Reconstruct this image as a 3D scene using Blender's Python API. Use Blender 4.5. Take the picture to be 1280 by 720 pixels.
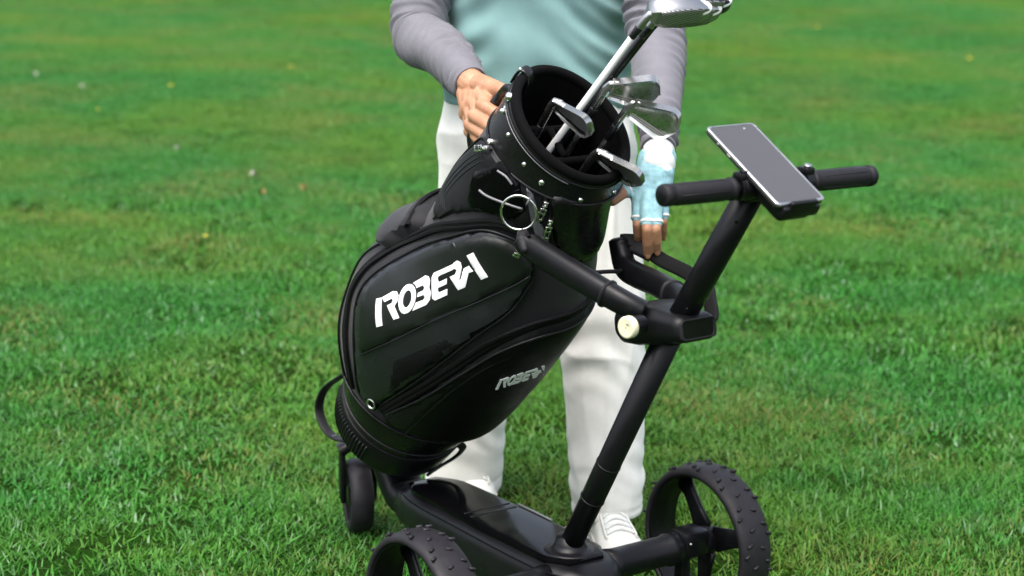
import bpy, bmesh, math, random
import numpy as np
from mathutils import Vector, Matrix, geometry

for o in list(bpy.data.objects):
    bpy.data.objects.remove(o)
sc = bpy.context.scene
col = sc.collection
rng = np.random.default_rng(7)
R = math.radians

# ---------------------------------------------------------------- camera
cam_d = bpy.data.cameras.new('camera'); cam = bpy.data.objects.new('camera', cam_d); col.objects.link(cam)
cam_d.sensor_width = 36; cam_d.lens = 64.1; cam_d.clip_start = .05; cam_d.clip_end = 3000
cam.matrix_world = Matrix.Translation((0, 0, 1.30)) @ Matrix.Rotation(math.pi / 2 - .2258, 4, 'X') @ Matrix.Rotation(.0128, 4, 'Z')
cam_d.dof.use_dof = True; cam_d.dof.focus_distance = 3.02; cam_d.dof.aperture_fstop = 4.0
sc.camera = cam

# ---------------------------------------------------------------- sky, sun, exposure: a bright overcast day
SUN_EL, SUN_AZ = 64, 205          # azimuth clockwise from +Y: from behind the camera's left shoulder
world = bpy.data.worlds.new('World'); sc.world = world; world.use_nodes = True
nt = world.node_tree; nt.nodes.clear()
out = nt.nodes.new('ShaderNodeOutputWorld'); bg = nt.nodes.new('ShaderNodeBackground')
sky = nt.nodes.new('ShaderNodeTexSky'); sky.sky_type = 'NISHITA'; sky.sun_disc = False
sky.sun_elevation = R(SUN_EL); sky.sun_rotation = R(SUN_AZ); sky.dust_density = 6; sky.air_density = 1.0; sky.ozone_density = 1.5
hs = nt.nodes.new('ShaderNodeHueSaturation'); hs.inputs['Saturation'].default_value = .55
nt.links.new(sky.outputs[0], hs.inputs['Color']); nt.links.new(hs.outputs[0], bg.inputs[0]); nt.links.new(bg.outputs[0], out.inputs[0])
bg.inputs[1].default_value = .15
sun_d = bpy.data.lights.new('sun', 'SUN'); sun = bpy.data.objects.new('sun', sun_d); col.objects.link(sun)
sun_d.energy = 0.9; sun_d.angle = R(55); sun_d.color = (1, .97, .92)
sd = Vector((math.sin(R(SUN_AZ)) * math.cos(R(SUN_EL)), math.cos(R(SUN_AZ)) * math.cos(R(SUN_EL)), math.sin(R(SUN_EL))))
sun.rotation_euler = sd.to_track_quat('Z', 'Y').to_euler()
sc.view_settings.view_transform = 'Standard'; sc.view_settings.look = 'None'; sc.view_settings.gamma = 1
sc.view_settings.use_curve_mapping = False
sc.view_settings.exposure = 1.35
sc.cycles.use_denoising = True; sc.cycles.use_adaptive_sampling = True; sc.cycles.adaptive_threshold = .02; sc.cycles.max_bounces = 6; sc.cycles.diffuse_bounces = 3; sc.cycles.caustics_reflective = False; sc.cycles.caustics_refractive = False; sc.cycles.transparent_max_bounces = 8

# ---------------------------------------------------------------- materials
def lin(c): return tuple(((x + .055) / 1.055) ** 2.4 if x > .04045 else x / 12.92 for x in c)
MATS = {}
class NB:
    """small node builder"""
    def __init__(s, name):
        s.m = bpy.data.materials.new(name); s.m.use_nodes = True; s.t = s.m.node_tree; s.t.nodes.clear()
        s.out = s.t.nodes.new('ShaderNodeOutputMaterial'); s.tc = s.n('ShaderNodeTexCoord')
    def n(s, kind, **kw):
        x = s.t.nodes.new(kind)
        for k, v in kw.items():
            if k.startswith('i_'): x.inputs[k[2:].replace('_', ' ')].default_value = v
            else: setattr(x, k, v)
        return x
    def l(s, a, b): s.t.links.new(a, b)
    def noise(s, scale, detail=4, rough=.55, coord='Object', vec=None):
        x = s.n('ShaderNodeTexNoise'); x.inputs['Scale'].default_value = scale; x.inputs['Detail'].default_value = detail; x.inputs['Roughness'].default_value = rough
        s.l(vec if vec is not None else s.tc.outputs[coord], x.inputs['Vector']); return x
    def ramp(s, fac, stops):
        x = s.n('ShaderNodeValToRGB'); e = x.color_ramp.elements
        while len(e) < len(stops): e.new(.5)
        for k, (p, c) in enumerate(stops): e[k].position = p; e[k].color = (c, c, c, 1) if not hasattr(c, '__len__') else (*c, 1)
        s.l(fac, x.inputs[0]); return x
    def mix(s, fac, a, b, mode='MIX'):
        x = s.n('ShaderNodeMix'); x.data_type = 'RGBA'; x.blend_type = mode
        for v, i in ((fac, 0), (a, 6), (b, 7)):
            if hasattr(v, 'is_linked') or hasattr(v, 'links'): s.l(v, x.inputs[i])
            else: x.inputs[i].default_value = v if i == 0 else (*v, 1)
        return x.outputs[2]
    def mathn(s, op, a, b=0.0):
        x = s.n('ShaderNodeMath'); x.operation = op
        for v, i in ((a, 0), (b, 1)):
            if hasattr(v, 'links'): s.l(v, x.inputs[i])
            else: x.inputs[i].default_value = v
        return x.outputs[0]
    def bump(s, h, strength, dist=.001, normal=None):
        x = s.n('ShaderNodeBump'); x.inputs['Strength'].default_value = strength; x.inputs['Distance'].default_value = dist
        s.l(h, x.inputs['Height'])
        if normal is not None: s.l(normal, x.inputs['Normal'])
        return x.outputs[0]
    def bsdf(s, **kw):
        x = s.n('ShaderNodeBsdfPrincipled')
        for k, v in kw.items():
            k = k.replace('_', ' ')
            if hasattr(v, 'links'): s.l(v, x.inputs[k])
            else: x.inputs[k].default_value = (*v, 1) if k == 'Base Color' else v
        return x
    def done(s, sh, key): s.l(sh, s.out.inputs[0]); MATS[key] = s.m; return s.m

def simple(key, c, rough=.5, metal=0.0, spec=.4, var=.15, nscale=30, bumps=0.0, bscale=400, coat=0.0, rvar=.12, sheen=0.0):
    b = NB(key); n1 = b.noise(nscale, 5)
    c2 = tuple(x * (1 - var) for x in c); c3 = tuple(min(1, x * (1 + var)) for x in c)
    colr = b.ramp(n1.outputs[0], [(.3, c2), (.7, c3)]).outputs[0]
    rr = b.ramp(b.noise(nscale * .6, 6, .65).outputs[0], [(.3, max(.02, rough - rvar)), (.75, min(1, rough + rvar))]).outputs[0]
    kw = dict(Base_Color=colr, Roughness=rr, Metallic=metal, Specular_IOR_Level=spec)
    if coat: kw['Coat_Weight'] = coat; kw['Coat_Roughness'] = .06
    if sheen: kw['Sheen_Weight'] = sheen; kw['Sheen_Roughness'] = .5
    if bumps: kw['Normal'] = b.bump(b.noise(bscale, 3).outputs[0], bumps)
    return b.done(b.bsdf(**kw).outputs[0], key)

simple('plastic_black', (.0042, .0042, .0054), .38, spec=0.25, bumps=.12, bscale=900)
simple('tube_black', (.0040, .0040, .0052), .36, spec=0.24, bumps=.06, bscale=1200)
simple('gloss_black', (.002, .002, .0025), .12, spec=.12, rvar=.05)
simple('panel_grey', (.0150, .0158, .0185), .36, spec=0.42, bumps=.3, bscale=420)
simple('rubber', (.0095, .0090, .0110), .58, spec=0.25, bumps=.25, bscale=500)
simple('tyre', (.0120, .0110, .0140), .55, spec=0.28, bumps=.2, bscale=350, var=.3)
simple('strap_black', (.0050, .0050, .0056), .7, spec=0.15, bumps=.4, bscale=700)
simple('leather', (.0045, .0045, .0050), .30, spec=0.42, bumps=.35, bscale=260)
simple('leather_matte', (.0062, .0062, .0074), .5, spec=0.25, bumps=.4, bscale=320)
simple('nylon', (.0080, .0080, .0102), .62, spec=0.22, bumps=.35, bscale=800, sheen=.15)
simple('piping', (.0065, .0065, .008), .42, spec=0.28)
simple('lining', (.0028, .0028, .0032), .9, spec=0.08, bumps=.3, bscale=500)
simple('pocket_black', (.0026, .0026, .003), .55, spec=0.18, bumps=.2, bscale=600)
simple('chrome', (.50, .50, .48), .27, 1.0, var=.08)
simple('steel', (.42, .42, .42), .34, 1.0, var=.12)
simple('nickel', (.78, .77, .75), .22, 1.0, var=.08)
simple('letter_white', (.85, .86, .87), .55, var=.05, bumps=.3, bscale=900)
simple('knob_cream', (.70, .67, .47), .45, var=.06)
simple('line_silver', (.16, .16, .175), .35, .2)
simple('webbing', (.10, .10, .115), .75, bumps=.5, bscale=900)
simple('shaft_white', (.75, .75, .74), .25, var=.05)
simple('shaft_black', (.01, .01, .012), .25)
simple('club_dark', (.035, .03, .04), .3, .6)
simple('phone_frame', (.42, .42, .44), .32, .9)
simple('phone_case', (.008, .008, .009), .5)
simple('phone_screen', (.060, .060, .064), .16, var=.02, rvar=.04)
simple('trouser', (.82, .81, .765), .8, var=.04, bumps=.25, bscale=1400, sheen=.1)
simple('shoe_white', (.70, .70, .66), .6, var=.08, bumps=.3, bscale=300)
simple('sole', (.60, .58, .52), .7)
simple('sleeve', (.128, .126, .146), .7, var=.06, bumps=.2, bscale=1500, sheen=.1)
simple('shirt', (.165, .298, .295), .7, var=.05, bumps=.2, bscale=1300, sheen=.1)
simple('glove_teal', (.250, .455, .500), .65, var=.28, nscale=75, bumps=.3, bscale=500)
simple('glove_white', (.74, .76, .74), .6, var=.06, bumps=.3, bscale=500)
simple('hair', (.015, .011, .009), .5, bumps=.6, bscale=200)
simple('display', (.004, .004, .005), .12, coat=.4)
simple('eye_white', (.7, .7, .68), .3); simple('petal_yellow', (.80, .62, .04), .6); simple('petal_white', (.32, .32, .28), .6)
simple('stem', (.05, .14, .03), .6); simple('dead_leaf', (.23, .12, .04), .8, var=.4)

def mat_skin():
    b = NB('skin'); n = b.noise(28, 5); n2 = b.noise(160, 4)
    c = b.ramp(n.outputs[0], [(.3, (.34, .160, .085)), (.7, (.45, .240, .140))]).outputs[0]
    c = b.mix(.25, c, b.ramp(n2.outputs[0], [(.35, (.30, .115, .065)), (.65, (.46, .26, .16))]).outputs[0])
    nm = b.bump(b.noise(350, 5).outputs[0], .25, .001)
    b.done(b.bsdf(Base_Color=c, Roughness=.5, Normal=nm, Subsurface_Weight=.12, Subsurface_Scale=.01, Subsurface_Radius=(1, .3, .15)).outputs[0], 'skin')
mat_skin()

def mat_weave():   # fine cross weave of the printed panel
    b = NB('weave'); w1 = b.n('ShaderNodeTexWave', bands_direction='X'); w2 = b.n('ShaderNodeTexWave', bands_direction='Z')
    for w in (w1, w2): w.inputs['Scale'].default_value = 330; w.inputs['Distortion'].default_value = .3; b.l(b.tc.outputs['Object'], w.inputs['Vector'])
    h = b.mathn('MULTIPLY', w1.outputs['Fac'], w2.outputs['Fac'])
    c = b.ramp(b.noise(9, 4).outputs[0], [(.3, (.005, .0065, .006)), (.7, (.010, .012, .011))]).outputs[0]
    b.done(b.bsdf(Base_Color=c, Roughness=.33, Specular_IOR_Level=.36, Normal=b.bump(h, .35, .0006)).outputs[0], 'weave')
    b = NB('mesh'); v = b.n('ShaderNodeTexVoronoi'); v.inputs['Scale'].default_value = 330; b.l(b.tc.outputs['Object'], v.inputs['Vector'])
    c = b.ramp(v.outputs['Distance'], [(.2, (.001, .001, .001)), (.6, (.005, .005, .006))]).outputs[0]
    b.done(b.bsdf(Base_Color=c, Roughness=.7, Specular_IOR_Level=.15, Normal=b.bump(v.outputs['Distance'], .6, .001)).outputs[0], 'mesh')
    b = NB('club_face'); w = b.n('ShaderNodeTexWave', bands_direction='Z', wave_profile='SIN'); w.inputs['Scale'].default_value = 95; b.l(b.tc.outputs['Object'], w.inputs['Vector'])
    g = b.ramp(w.outputs['Fac'], [(.72, 1.0), (.86, 0.0)]).outputs[0]
    c = b.mix(g, (.06, .06, .06), (.42, .42, .41))
    b.done(b.bsdf(Base_Color=c, Roughness=.42, Metallic=.9, Normal=b.bump(g, .8, .0006)).outputs[0], 'club_face')
mat_weave()

# ---------------------------------------------------------------- mesh helpers
def nrm(v):
    v = np.asarray(v, float); return v / (np.linalg.norm(v) + 1e-12)
def mesh_obj(name, V, F, mat, parent=None, smooth=True, angle=None, mats=None, fm=None):
    me = bpy.data.meshes.new(name); me.from_pydata([tuple(map(float, v)) for v in V], [], [tuple(int(i) for i in f) for f in F]); me.validate()
    o = bpy.data.objects.new(name, me); col.objects.link(o)
    for m in (mats or [mat]): me.materials.append(MATS[m])
    if fm is not None: me.polygons.foreach_set('material_index', fm)
    if smooth:
        me.polygons.foreach_set('use_smooth', [True] * len(me.polygons))
        if angle: me.set_sharp_from_angle(angle=R(angle))
    bm = bmesh.new(); bm.from_mesh(me); bmesh.ops.recalc_face_normals(bm, faces=bm.faces); bm.to_mesh(me); bm.free()
    if parent: o.parent = parent
    return o
def join(*ms):
    V, F, k = [], [], 0
    for v, f in ms:
        V.extend(v); F.extend([tuple(i + k for i in g) for g in f]); k += len(v)
    return V, F
def loft(rings, cap=True, closed=True):
    """rings: list of (n,3) arrays"""
    n = len(rings[0]); V = np.concatenate(rings); F = []
    m = n if closed else n - 1
    for i in range(len(rings) - 1):
        for j in range(m):
            F.append((i*n + j, i*n + (j+1) % n, (i+1)*n + (j+1) % n, (i+1)*n + j))
    if cap and closed:
        F.append(tuple(range(n))); F.append(tuple(range((len(rings)-1)*n, len(rings)*n)))
    return list(V), F
def catmull(P, n=8, closed=False):
    P = [np.asarray(p, float) for p in P]; out = []; N = len(P)
    rngi = range(N if closed else N - 1)
    for i in rngi:
        g = lambda k: P[k % N] if closed else P[min(max(k, 0), N - 1)]
        a, b, c, d = g(i-1), g(i), g(i+1), g(i+2)
        for t in np.linspace(0, 1, n, endpoint=False):
            out.append(.5 * (2*b + (c-a)*t + (2*a-5*b+4*c-d)*t*t + (3*b-a-3*c+d)*t**3))
    if not closed: out.append(P[-1])
    return np.array(out)
def frames(P, up=None, closed=False):
    P = np.asarray(P, float); T = np.gradient(P, axis=0)
    if closed: T = np.roll(P, -1, 0) - np.roll(P, 1, 0)
    T /= np.linalg.norm(T, axis=1)[:, None] + 1e-12
    u = np.asarray(up if up is not None else ((0, 0, 1) if abs(T[0][2]) < .9 else (1, 0, 0)), float)
    X = []
    for t in T:
        u = nrm(u - t * (u @ t)); X.append(u)
    X = np.array(X); return T, X, np.cross(T, X)
def tube(P, r, n=14, cap=True, up=None, closed=False, sq=2.0, fixed_up=None):
    """sweep along P. r: scalar, list of scalars or list of (rx,ry); sq > 2 makes the section squarer"""
    P = np.asarray(P, float); T, X, Y = frames(P, up, closed)
    if fixed_up is not None:
        for i, t in enumerate(T):
            u = np.asarray(fixed_up, float); X[i] = nrm(u - t * (u @ t)); Y[i] = np.cross(t, X[i])
    a = np.linspace(0, 2*np.pi, n, endpoint=False); ca, sa = np.cos(a), np.sin(a)
    cx, sx = np.sign(ca) * np.abs(ca) ** (2/sq), np.sign(sa) * np.abs(sa) ** (2/sq)
    r = [r] * len(P) if not hasattr(r, '__len__') or (isinstance(r, tuple)) else r
    rings = []
    for i, p in enumerate(P):
        rx, ry = r[i] if hasattr(r[i], '__len__') else (r[i], r[i])
        rings.append(p + cx[:, None] * rx * X[i] + sx[:, None] * ry * Y[i])
    if closed: rings.append(rings[0])
    return loft(rings, cap and not closed)
def cyl(p, q, r, n=20, bev=.15, r2=None):
    p, q = np.asarray(p, float), np.asarray(q, float); r2 = r if r2 is None else r2; L = np.linalg.norm(q - p); d = (q - p) / L; e = min(bev * min(r, r2), L * .3)
    return tube([p, p + d*e*.3, p + d*e, q - d*e, q - d*e*.3, q], [r - e, r - e*.3, r, r2, r2 - e*.3, r2 - e], n)
def revolve(prof, n=48, origin=(0, 0, 0), axis=(0, 0, 1), closed_prof=False):
    """prof: list of (radius, height along axis)"""
    ax = nrm(axis); u = nrm(np.cross(ax, (0, 0, 1) if abs(ax[2]) < .9 else (1, 0, 0))); w = np.cross(ax, u); o = np.asarray(origin, float)
    a = np.linspace(0, 2*np.pi, n, endpoint=False)
    rings = [o + ax*h + r * (np.cos(a)[:, None]*u + np.sin(a)[:, None]*w) for r, h in prof]
    if closed_prof: rings.append(rings[0])
    return loft(rings, cap=False)
def rbox(c, s, bev=.004, rot=None, seg=2):
    bm = bmesh.new(); bmesh.ops.create_cube(bm, size=1); bmesh.ops.scale(bm, vec=s, verts=bm.verts)
    if bev: bmesh.ops.bevel(bm, geom=bm.edges[:], offset=bev, segments=seg, profile=.5, affect='EDGES')
    M = np.array(rot) if rot is not None else np.eye(3)
    V = [M @ np.array(v.co) + np.asarray(c) for v in bm.verts]; F = [tuple(v.index for v in f.verts) for f in bm.faces]; bm.free(); return V, F
def rrect(hx, hy, r, n=5):
    """rounded rectangle outline, counter-clockwise"""
    out = []
    for cx, cy, a0 in ((hx-r, hy-r, 0), (-hx+r, hy-r, 90), (-hx+r, -hy+r, 180), (hx-r, -hy+r, 270)):
        for t in np.linspace(0, 90, n): out.append((cx + r*math.cos(R(a0+t)), cy + r*math.sin(R(a0+t))))
    return np.array(out)
def empty(name, loc=(0, 0, 0), rz=0.0, label=None, cat=None, group=None):
    o = bpy.data.objects.new(name, None); col.objects.link(o); o.location = loc; o.rotation_euler = (0, 0, rz); o.empty_display_size = .05
    return tag(o, label, cat, group)
def tag(o, label=None, cat=None, group=None, kind=None):
    for k, v in (('label', label), ('category', cat), ('group', group), ('kind', kind)):
        if v: o[k] = v
    return o
def ridge_noise(P, seed, scale):
    """cheap smooth 3-D noise, -1..1: sum of random plane waves"""
    g = np.random.default_rng(seed); out = np.zeros(len(P))
    for k in range(9):
        d = nrm(g.normal(size=3)); out += np.sin(P @ d * scale * g.uniform(.6, 1.6) + g.uniform(0, 6.28))
    return np.clip(out / 5, -1, 1)
def remesh(parts, voxel, smooth=4):
    """union of overlapping closed shapes as one skin; returns V (numpy), F"""
    V, F = join(*parts)
    me = bpy.data.meshes.new('tmp'); me.from_pydata([tuple(map(float, v)) for v in V], [], F)
    o = bpy.data.objects.new('tmp', me); col.objects.link(o)
    bm = bmesh.new(); bm.from_mesh(me); bmesh.ops.recalc_face_normals(bm, faces=bm.faces); bm.to_mesh(me); bm.free()
    m = o.modifiers.new('r', 'REMESH'); m.mode = 'VOXEL'; m.voxel_size = voxel; m.adaptivity = 0
    s = o.modifiers.new('s', 'SMOOTH'); s.factor = .5; s.iterations = smooth
    e = o.evaluated_get(bpy.context.evaluated_depsgraph_get()); em = e.to_mesh()
    n = len(em.vertices); co = np.empty(n*3); em.vertices.foreach_get('co', co); no = np.empty(n*3); em.vertices.foreach_get('normal', no)
    F = [tuple(p.vertices) for p in em.polygons]; e.to_mesh_clear()
    bpy.data.objects.remove(o); bpy.data.meshes.remove(me)
    return co.reshape(-1, 3), no.reshape(-1, 3), F
def capsule(p, q, r1, r2=None, n=14):
    p, q = np.asarray(p, float), np.asarray(q, float); r2 = r1 if r2 is None else r2
    d = nrm(q - p) if np.linalg.norm(q - p) > 1e-9 else np.array([0, 0, 1.])
    pts, rs = [], []
    for t in (-90, -65, -40, -20): pts.append(p + d*r1*math.sin(R(t))); rs.append(max(1e-4, r1*math.cos(R(t))))
    pts.append(p); rs.append(r1); pts.append(q); rs.append(r2)
    for t in (20, 40, 65, 90): pts.append(q + d*r2*math.sin(R(t))); rs.append(max(1e-4, r2*math.cos(R(t))))
    up = (0, 0, 1) if abs(d[2]) < .9 else (1, 0, 0); x = nrm(np.cross(d, up)); y = np.cross(d, x); a = np.linspace(0, 2*np.pi, n, endpoint=False)
    return loft([c + k*(np.cos(a)[:, None]*x + np.sin(a)[:, None]*y) for c, k in zip(pts, rs)])
def chain(P, r): return [capsule(P[i], P[i+1], r[i], r[i+1]) for i in range(len(P)-1)]
def ellipsoid(c, s, rot=None, n=20):
    V, F = revolve([(max(1e-4, math.cos(R(t))), math.sin(R(t))) for t in np.linspace(-90, 90, 13)], n)
    M = np.array(rot) if rot is not None else np.eye(3)
    return [M @ (np.array(v) * s) + np.asarray(c) for v in V], F + [tuple(range(n)), tuple(range(12*n, 13*n))]

# ================================================================ ground and lawn
def mat_ground():
    b = NB('soil'); geo = b.n('ShaderNodeNewGeometry'); P = geo.outputs['Position']
    big = b.noise(.35, 5, .6, vec=P); mid = b.noise(2.2, 6, .65, vec=P); fine = b.noise(40, 6, .7, vec=P)
    c = b.ramp(big.outputs[0], [(.35, (.007, .034, .005)), (.65, (.018, .048, .006))]).outputs[0]
    c = b.mix(b.ramp(mid.outputs[0], [(.55, 0.0), (.75, .4)]).outputs[0], c, (.085, .07, .025))
    c = b.mix(b.ramp(fine.outputs[0], [(.4, 0.0), (.7, .6)]).outputs[0], c, (.022, .018, .008))
    b.done(b.bsdf(Base_Color=c, Roughness=1.0, Specular_IOR_Level=0.0, Normal=b.bump(fine.outputs[0], .7, .02)).outputs[0], 'soil')
    # blades: each blade carries a random number; patches of deeper, yellower and dry grass drift over the lawn
    b = NB('blade'); geo = b.n('ShaderNodeNewGeometry'); P = geo.outputs['Position']
    at = b.n('ShaderNodeAttribute'); at.attribute_name = 'tint'; rnd = b.n('ShaderNodeSeparateColor'); b.l(at.outputs['Color'], rnd.inputs[0])
    c = b.ramp(rnd.outputs[0], [(0, (.006, .076, .006)), (.35, (.012, .152, .010)), (.7, (.027, .226, .022)), (.90, (.070, .278, .065)), (1, (.24, .38, .26))]).outputs[0]
    big = b.noise(.42, 4, .6, vec=P); mid = b.noise(1.3, 5, .6, vec=P); sm = b.noise(7, 4, .6, vec=P)
    c = b.mix(b.ramp(big.outputs[0], [(.42, 0.0), (.66, .85)]).outputs[0], c, (.122, .222, .012))       # yellow green
    c = b.mix(b.ramp(sm.outputs[0], [(.45, 0.0), (.75, .55)]).outputs[0], c, (.009, .112, .020))       # deep green tufts
    dry = b.mathn('MULTIPLY', b.ramp(mid.outputs[0], [(.46, .05), (.65, .88)]).outputs[0], b.ramp(rnd.outputs[1], [(.45, 0.0), (.8, 1.0)]).outputs[0])
    c = b.mix(dry, c, (.240, .180, .055))
    tip = b.mathn('MULTIPLY', rnd.outputs[2], .30)
    c = b.mix(tip, c, (.085, .255, .042))
    p = b.bsdf(Base_Color=c, Roughness=.48, Specular_IOR_Level=.22)
    tr = b.n('ShaderNodeBsdfTranslucent'); b.l(c, tr.inputs[0]); mx = b.n('ShaderNodeMixShader'); mx.inputs[0].default_value = .30
    b.l(p.outputs[0], mx.inputs[1]); b.l(tr.outputs[0], mx.inputs[2]); b.done(mx.outputs[0], 'blade')
mat_ground()
S_ = 600
g = 60
xs = np.concatenate([[-S_], np.linspace(-16, 16, g), [S_]]); ys = np.concatenate([[-S_], np.linspace(-4, 44, g), [S_]])
def ground_z(x, y):
    far = np.clip((np.asarray(y, float) - 4.5) / 5, 0, 1)
    return far * (.035 * np.sin(x * .55 + .4) * np.sin(y * .45) + .02 * np.sin(x * 1.3 + y * .9))
V = [(x, y, ground_z(x, y) * (abs(x) < 17 and y < 45) - .004) for y in ys for x in xs]; n = len(xs)
F = [(j*n+i, j*n+i+1, (j+1)*n+i+1, (j+1)*n+i) for j in range(len(ys)-1) for i in range(n-1)]
tag(mesh_obj('ground', V, F, 'soil'), 'earth under the mown lawn', None, None, 'structure')

def grass_patch(k, size=.52, n=5600, wide=1.0):
    g = np.random.default_rng(100 + k); me = bpy.data.meshes.new('blades')
    x = g.uniform(-size/2, size/2, n); y = g.uniform(-size/2, size/2, n)
    cl = np.sin(x*37+k) * np.sin(y*41+k*2) * .5 + np.sin(x*90+y*60+k) * .3           # tufts
    h = np.clip(g.normal(.0175, .0058, n) + .0055*cl, .005, .042); w = g.uniform(.0006, .0014, n) * wide
    az = g.uniform(0, 2*np.pi, n); lean = np.clip(np.abs(g.normal(.82, .42, n)), .05, 1.45); bend = g.uniform(.1, .9, n)
    dx, dy = np.cos(az), np.sin(az); sx, sy = -np.sin(az + g.normal(0, .6, n)), np.cos(az)
    V = np.zeros((n, 7, 3)); tz = np.zeros((n, 7))
    for i, (t, ww) in enumerate(((0, 1), (.38, .95), (.74, .68))):
        off = h * (np.sin(lean) * t + bend * .35 * t*t); zz = h * (np.cos(lean*.8) * t - .16 * bend * t*t)
        for s, q in ((-1, 0), (1, 1)):
            V[:, 2*i+q] = np.stack([x + dx*off + s*sx*w*ww, y + dy*off + s*sy*w*ww, zz - .003], -1)
        tz[:, 2*i:2*i+2] = t
    off = h * (np.sin(lean) + bend * .35); V[:, 6] = np.stack([x + dx*off, y + dy*off, h*(np.cos(lean*.8) - .16*bend) - .003], -1); tz[:, 6] = 1
    base = np.arange(n)[:, None] * 7
    q = np.concatenate([base + [0, 1, 3, 2], base + [2, 3, 5, 4]]); t = base + [4, 5, 6]
    me.from_pydata(V.reshape(-1, 3).tolist(), [], q.tolist() + t.tolist())
    a = me.color_attributes.new('tint', 'FLOAT_COLOR', 'POINT'); r1 = np.repeat(g.uniform(0, 1, n), 7); r2 = np.repeat(g.uniform(0, 1, n), 7)
    a.data.foreach_set('color', np.stack([r1, r2, tz.reshape(-1), np.ones(n*7)], -1).reshape(-1).astype(np.float32))
    me.materials.append(MATS['blade']); me.polygons.foreach_set('use_smooth', [True]*len(me.polygons))
    return bpy.data.objects.new('blades', me)       # only instanced by the lawn
PATCHES = [grass_patch(k) for k in range(5)] + [grass_patch(10 + k, .52, 1900, 1.9) for k in range(3)]
pts, pidx = [], []
for y in np.arange(1.6, 34, .36):
    for x in np.arange(-18, 18, .36):
        if abs(x) < .50 * y + 2.0:
            px_, py_ = x + rng.uniform(-.07, .07), y + rng.uniform(-.07, .07); pts.append((px_, py_, float(ground_z(px_, py_)))); pidx.append(int(rng.integers(0, 5)) if y < 7.5 else int(rng.integers(5, 8)))
me = bpy.data.meshes.new('grass'); me.from_pydata(pts, [], []); me.attributes.new('pick', 'INT', 'POINT').data.foreach_set('value', pidx); lawn = bpy.data.objects.new('grass', me); col.objects.link(lawn)
me.materials.append(MATS['blade'])
tag(lawn, 'short mown green grass with yellowed dry patches', 'grass', None, 'stuff')
ng = bpy.data.node_groups.new('lawn', 'GeometryNodeTree')
ng.interface.new_socket('Geometry', in_out='INPUT', socket_type='NodeSocketGeometry'); ng.interface.new_socket('Geometry', in_out='OUTPUT', socket_type='NodeSocketGeometry')
gi, go = ng.nodes.new('NodeGroupInput'), ng.nodes.new('NodeGroupOutput'); iop = ng.nodes.new('GeometryNodeInstanceOnPoints'); jn = ng.nodes.new('GeometryNodeJoinGeometry')
for p in PATCHES:
    oi = ng.nodes.new('GeometryNodeObjectInfo'); oi.inputs['Object'].default_value = p; oi.inputs['As Instance'].default_value = True; ng.links.new(oi.outputs['Geometry'], jn.inputs[0])
iop.inputs['Pick Instance'].default_value = True
ri = ng.nodes.new('GeometryNodeInputNamedAttribute'); ri.data_type = 'INT'; ri.inputs['Name'].default_value = 'pick'
rr = ng.nodes.new('FunctionNodeRandomValue'); rr.data_type = 'FLOAT_VECTOR'; rr.inputs[0].default_value = (0, 0, 0); rr.inputs[1].default_value = (0, 0, 6.283)
rs = ng.nodes.new('FunctionNodeRandomValue'); rs.data_type = 'FLOAT_VECTOR'; rs.inputs[0].default_value = (.95, .95, .75); rs.inputs[1].default_value = (1.1, 1.1, 1.2); rs.inputs['Seed'].default_value = 5
ng.links.new(gi.outputs[0], iop.inputs['Points']); ng.links.new(jn.outputs[0], iop.inputs['Instance']); ng.links.new(ri.outputs['Attribute'], iop.inputs['Instance Index'])
ng.links.new(rr.outputs[0], iop.inputs['Rotation']); ng.links.new(rs.outputs[0], iop.inputs['Scale']); ng.links.new(iop.outputs[0], go.inputs[0])
lawn.modifiers.new('lawn', 'NODES').node_group = ng

# ================================================================ shared bag shape and lettering outlines (height along the bag, angle round it)
# bag surface: distance from the bag's axis at height a (m) and angle ph (deg; 0 = towards the cart pole, 90 = logo side)
BAG_A = [.03, .08, .14, .20, .26, .33, .41, .47, .54, .60, .68, .76, .80, .88]
BAG_R = {0: [.118, .124, .132, .140, .152, .166, .170, .166, .156, .144, .130, .120, .117, .117],     # ph = 50
         1: [.112, .118, .136, .172, .196, .202, .198, .170, .134, .130, .127, .119, .116, .116],     # ph = 140
         2: [.112, .116, .122, .130, .140, .145, .142, .135, .128, .124, .122, .118, .116, .116],     # ph = 230
         3: [.100, .104, .122, .146, .158, .165, .171, .176, .177, .166, .136, .112, .108, .108]}     # ph = -40
def _herm(xs, ys, x):
    xs = np.asarray(xs, float); ys = np.asarray(ys, float); x = np.clip(np.asarray(x, float), xs[0], xs[-1] - 1e-9)
    m = np.gradient(ys, xs); i = np.clip(np.searchsorted(xs, x, side='right') - 1, 0, len(xs) - 2)
    h = xs[i + 1] - xs[i]; t = (x - xs[i]) / h
    return ((2*t**3 - 3*t**2 + 1) * ys[i] + (t**3 - 2*t**2 + t) * h * m[i] + (-2*t**3 + 3*t**2) * ys[i + 1] + (t**3 - t**2) * h * m[i + 1])
def bag_r(a, ph):
    f = [_herm(BAG_A, BAG_R[k], a) for k in range(4)]
    t = np.radians(np.asarray(ph, float) - 50)
    m = sum(f) / 4
    return m + (f[0] - f[2]) / 2 * np.cos(t) + (f[1] - f[3]) / 2 * np.sin(t) + (f[0] - f[1] + f[2] - f[3]) / 4 * np.cos(2 * t)
def bag_p(a, ph, h=0.0):
    a = np.asarray(a, float); ph = np.asarray(ph, float); r = bag_r(a, ph) + h; t = np.radians(ph)
    return np.stack([r * np.cos(t), -r * np.sin(t), a + 0 * r], -1)
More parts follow.
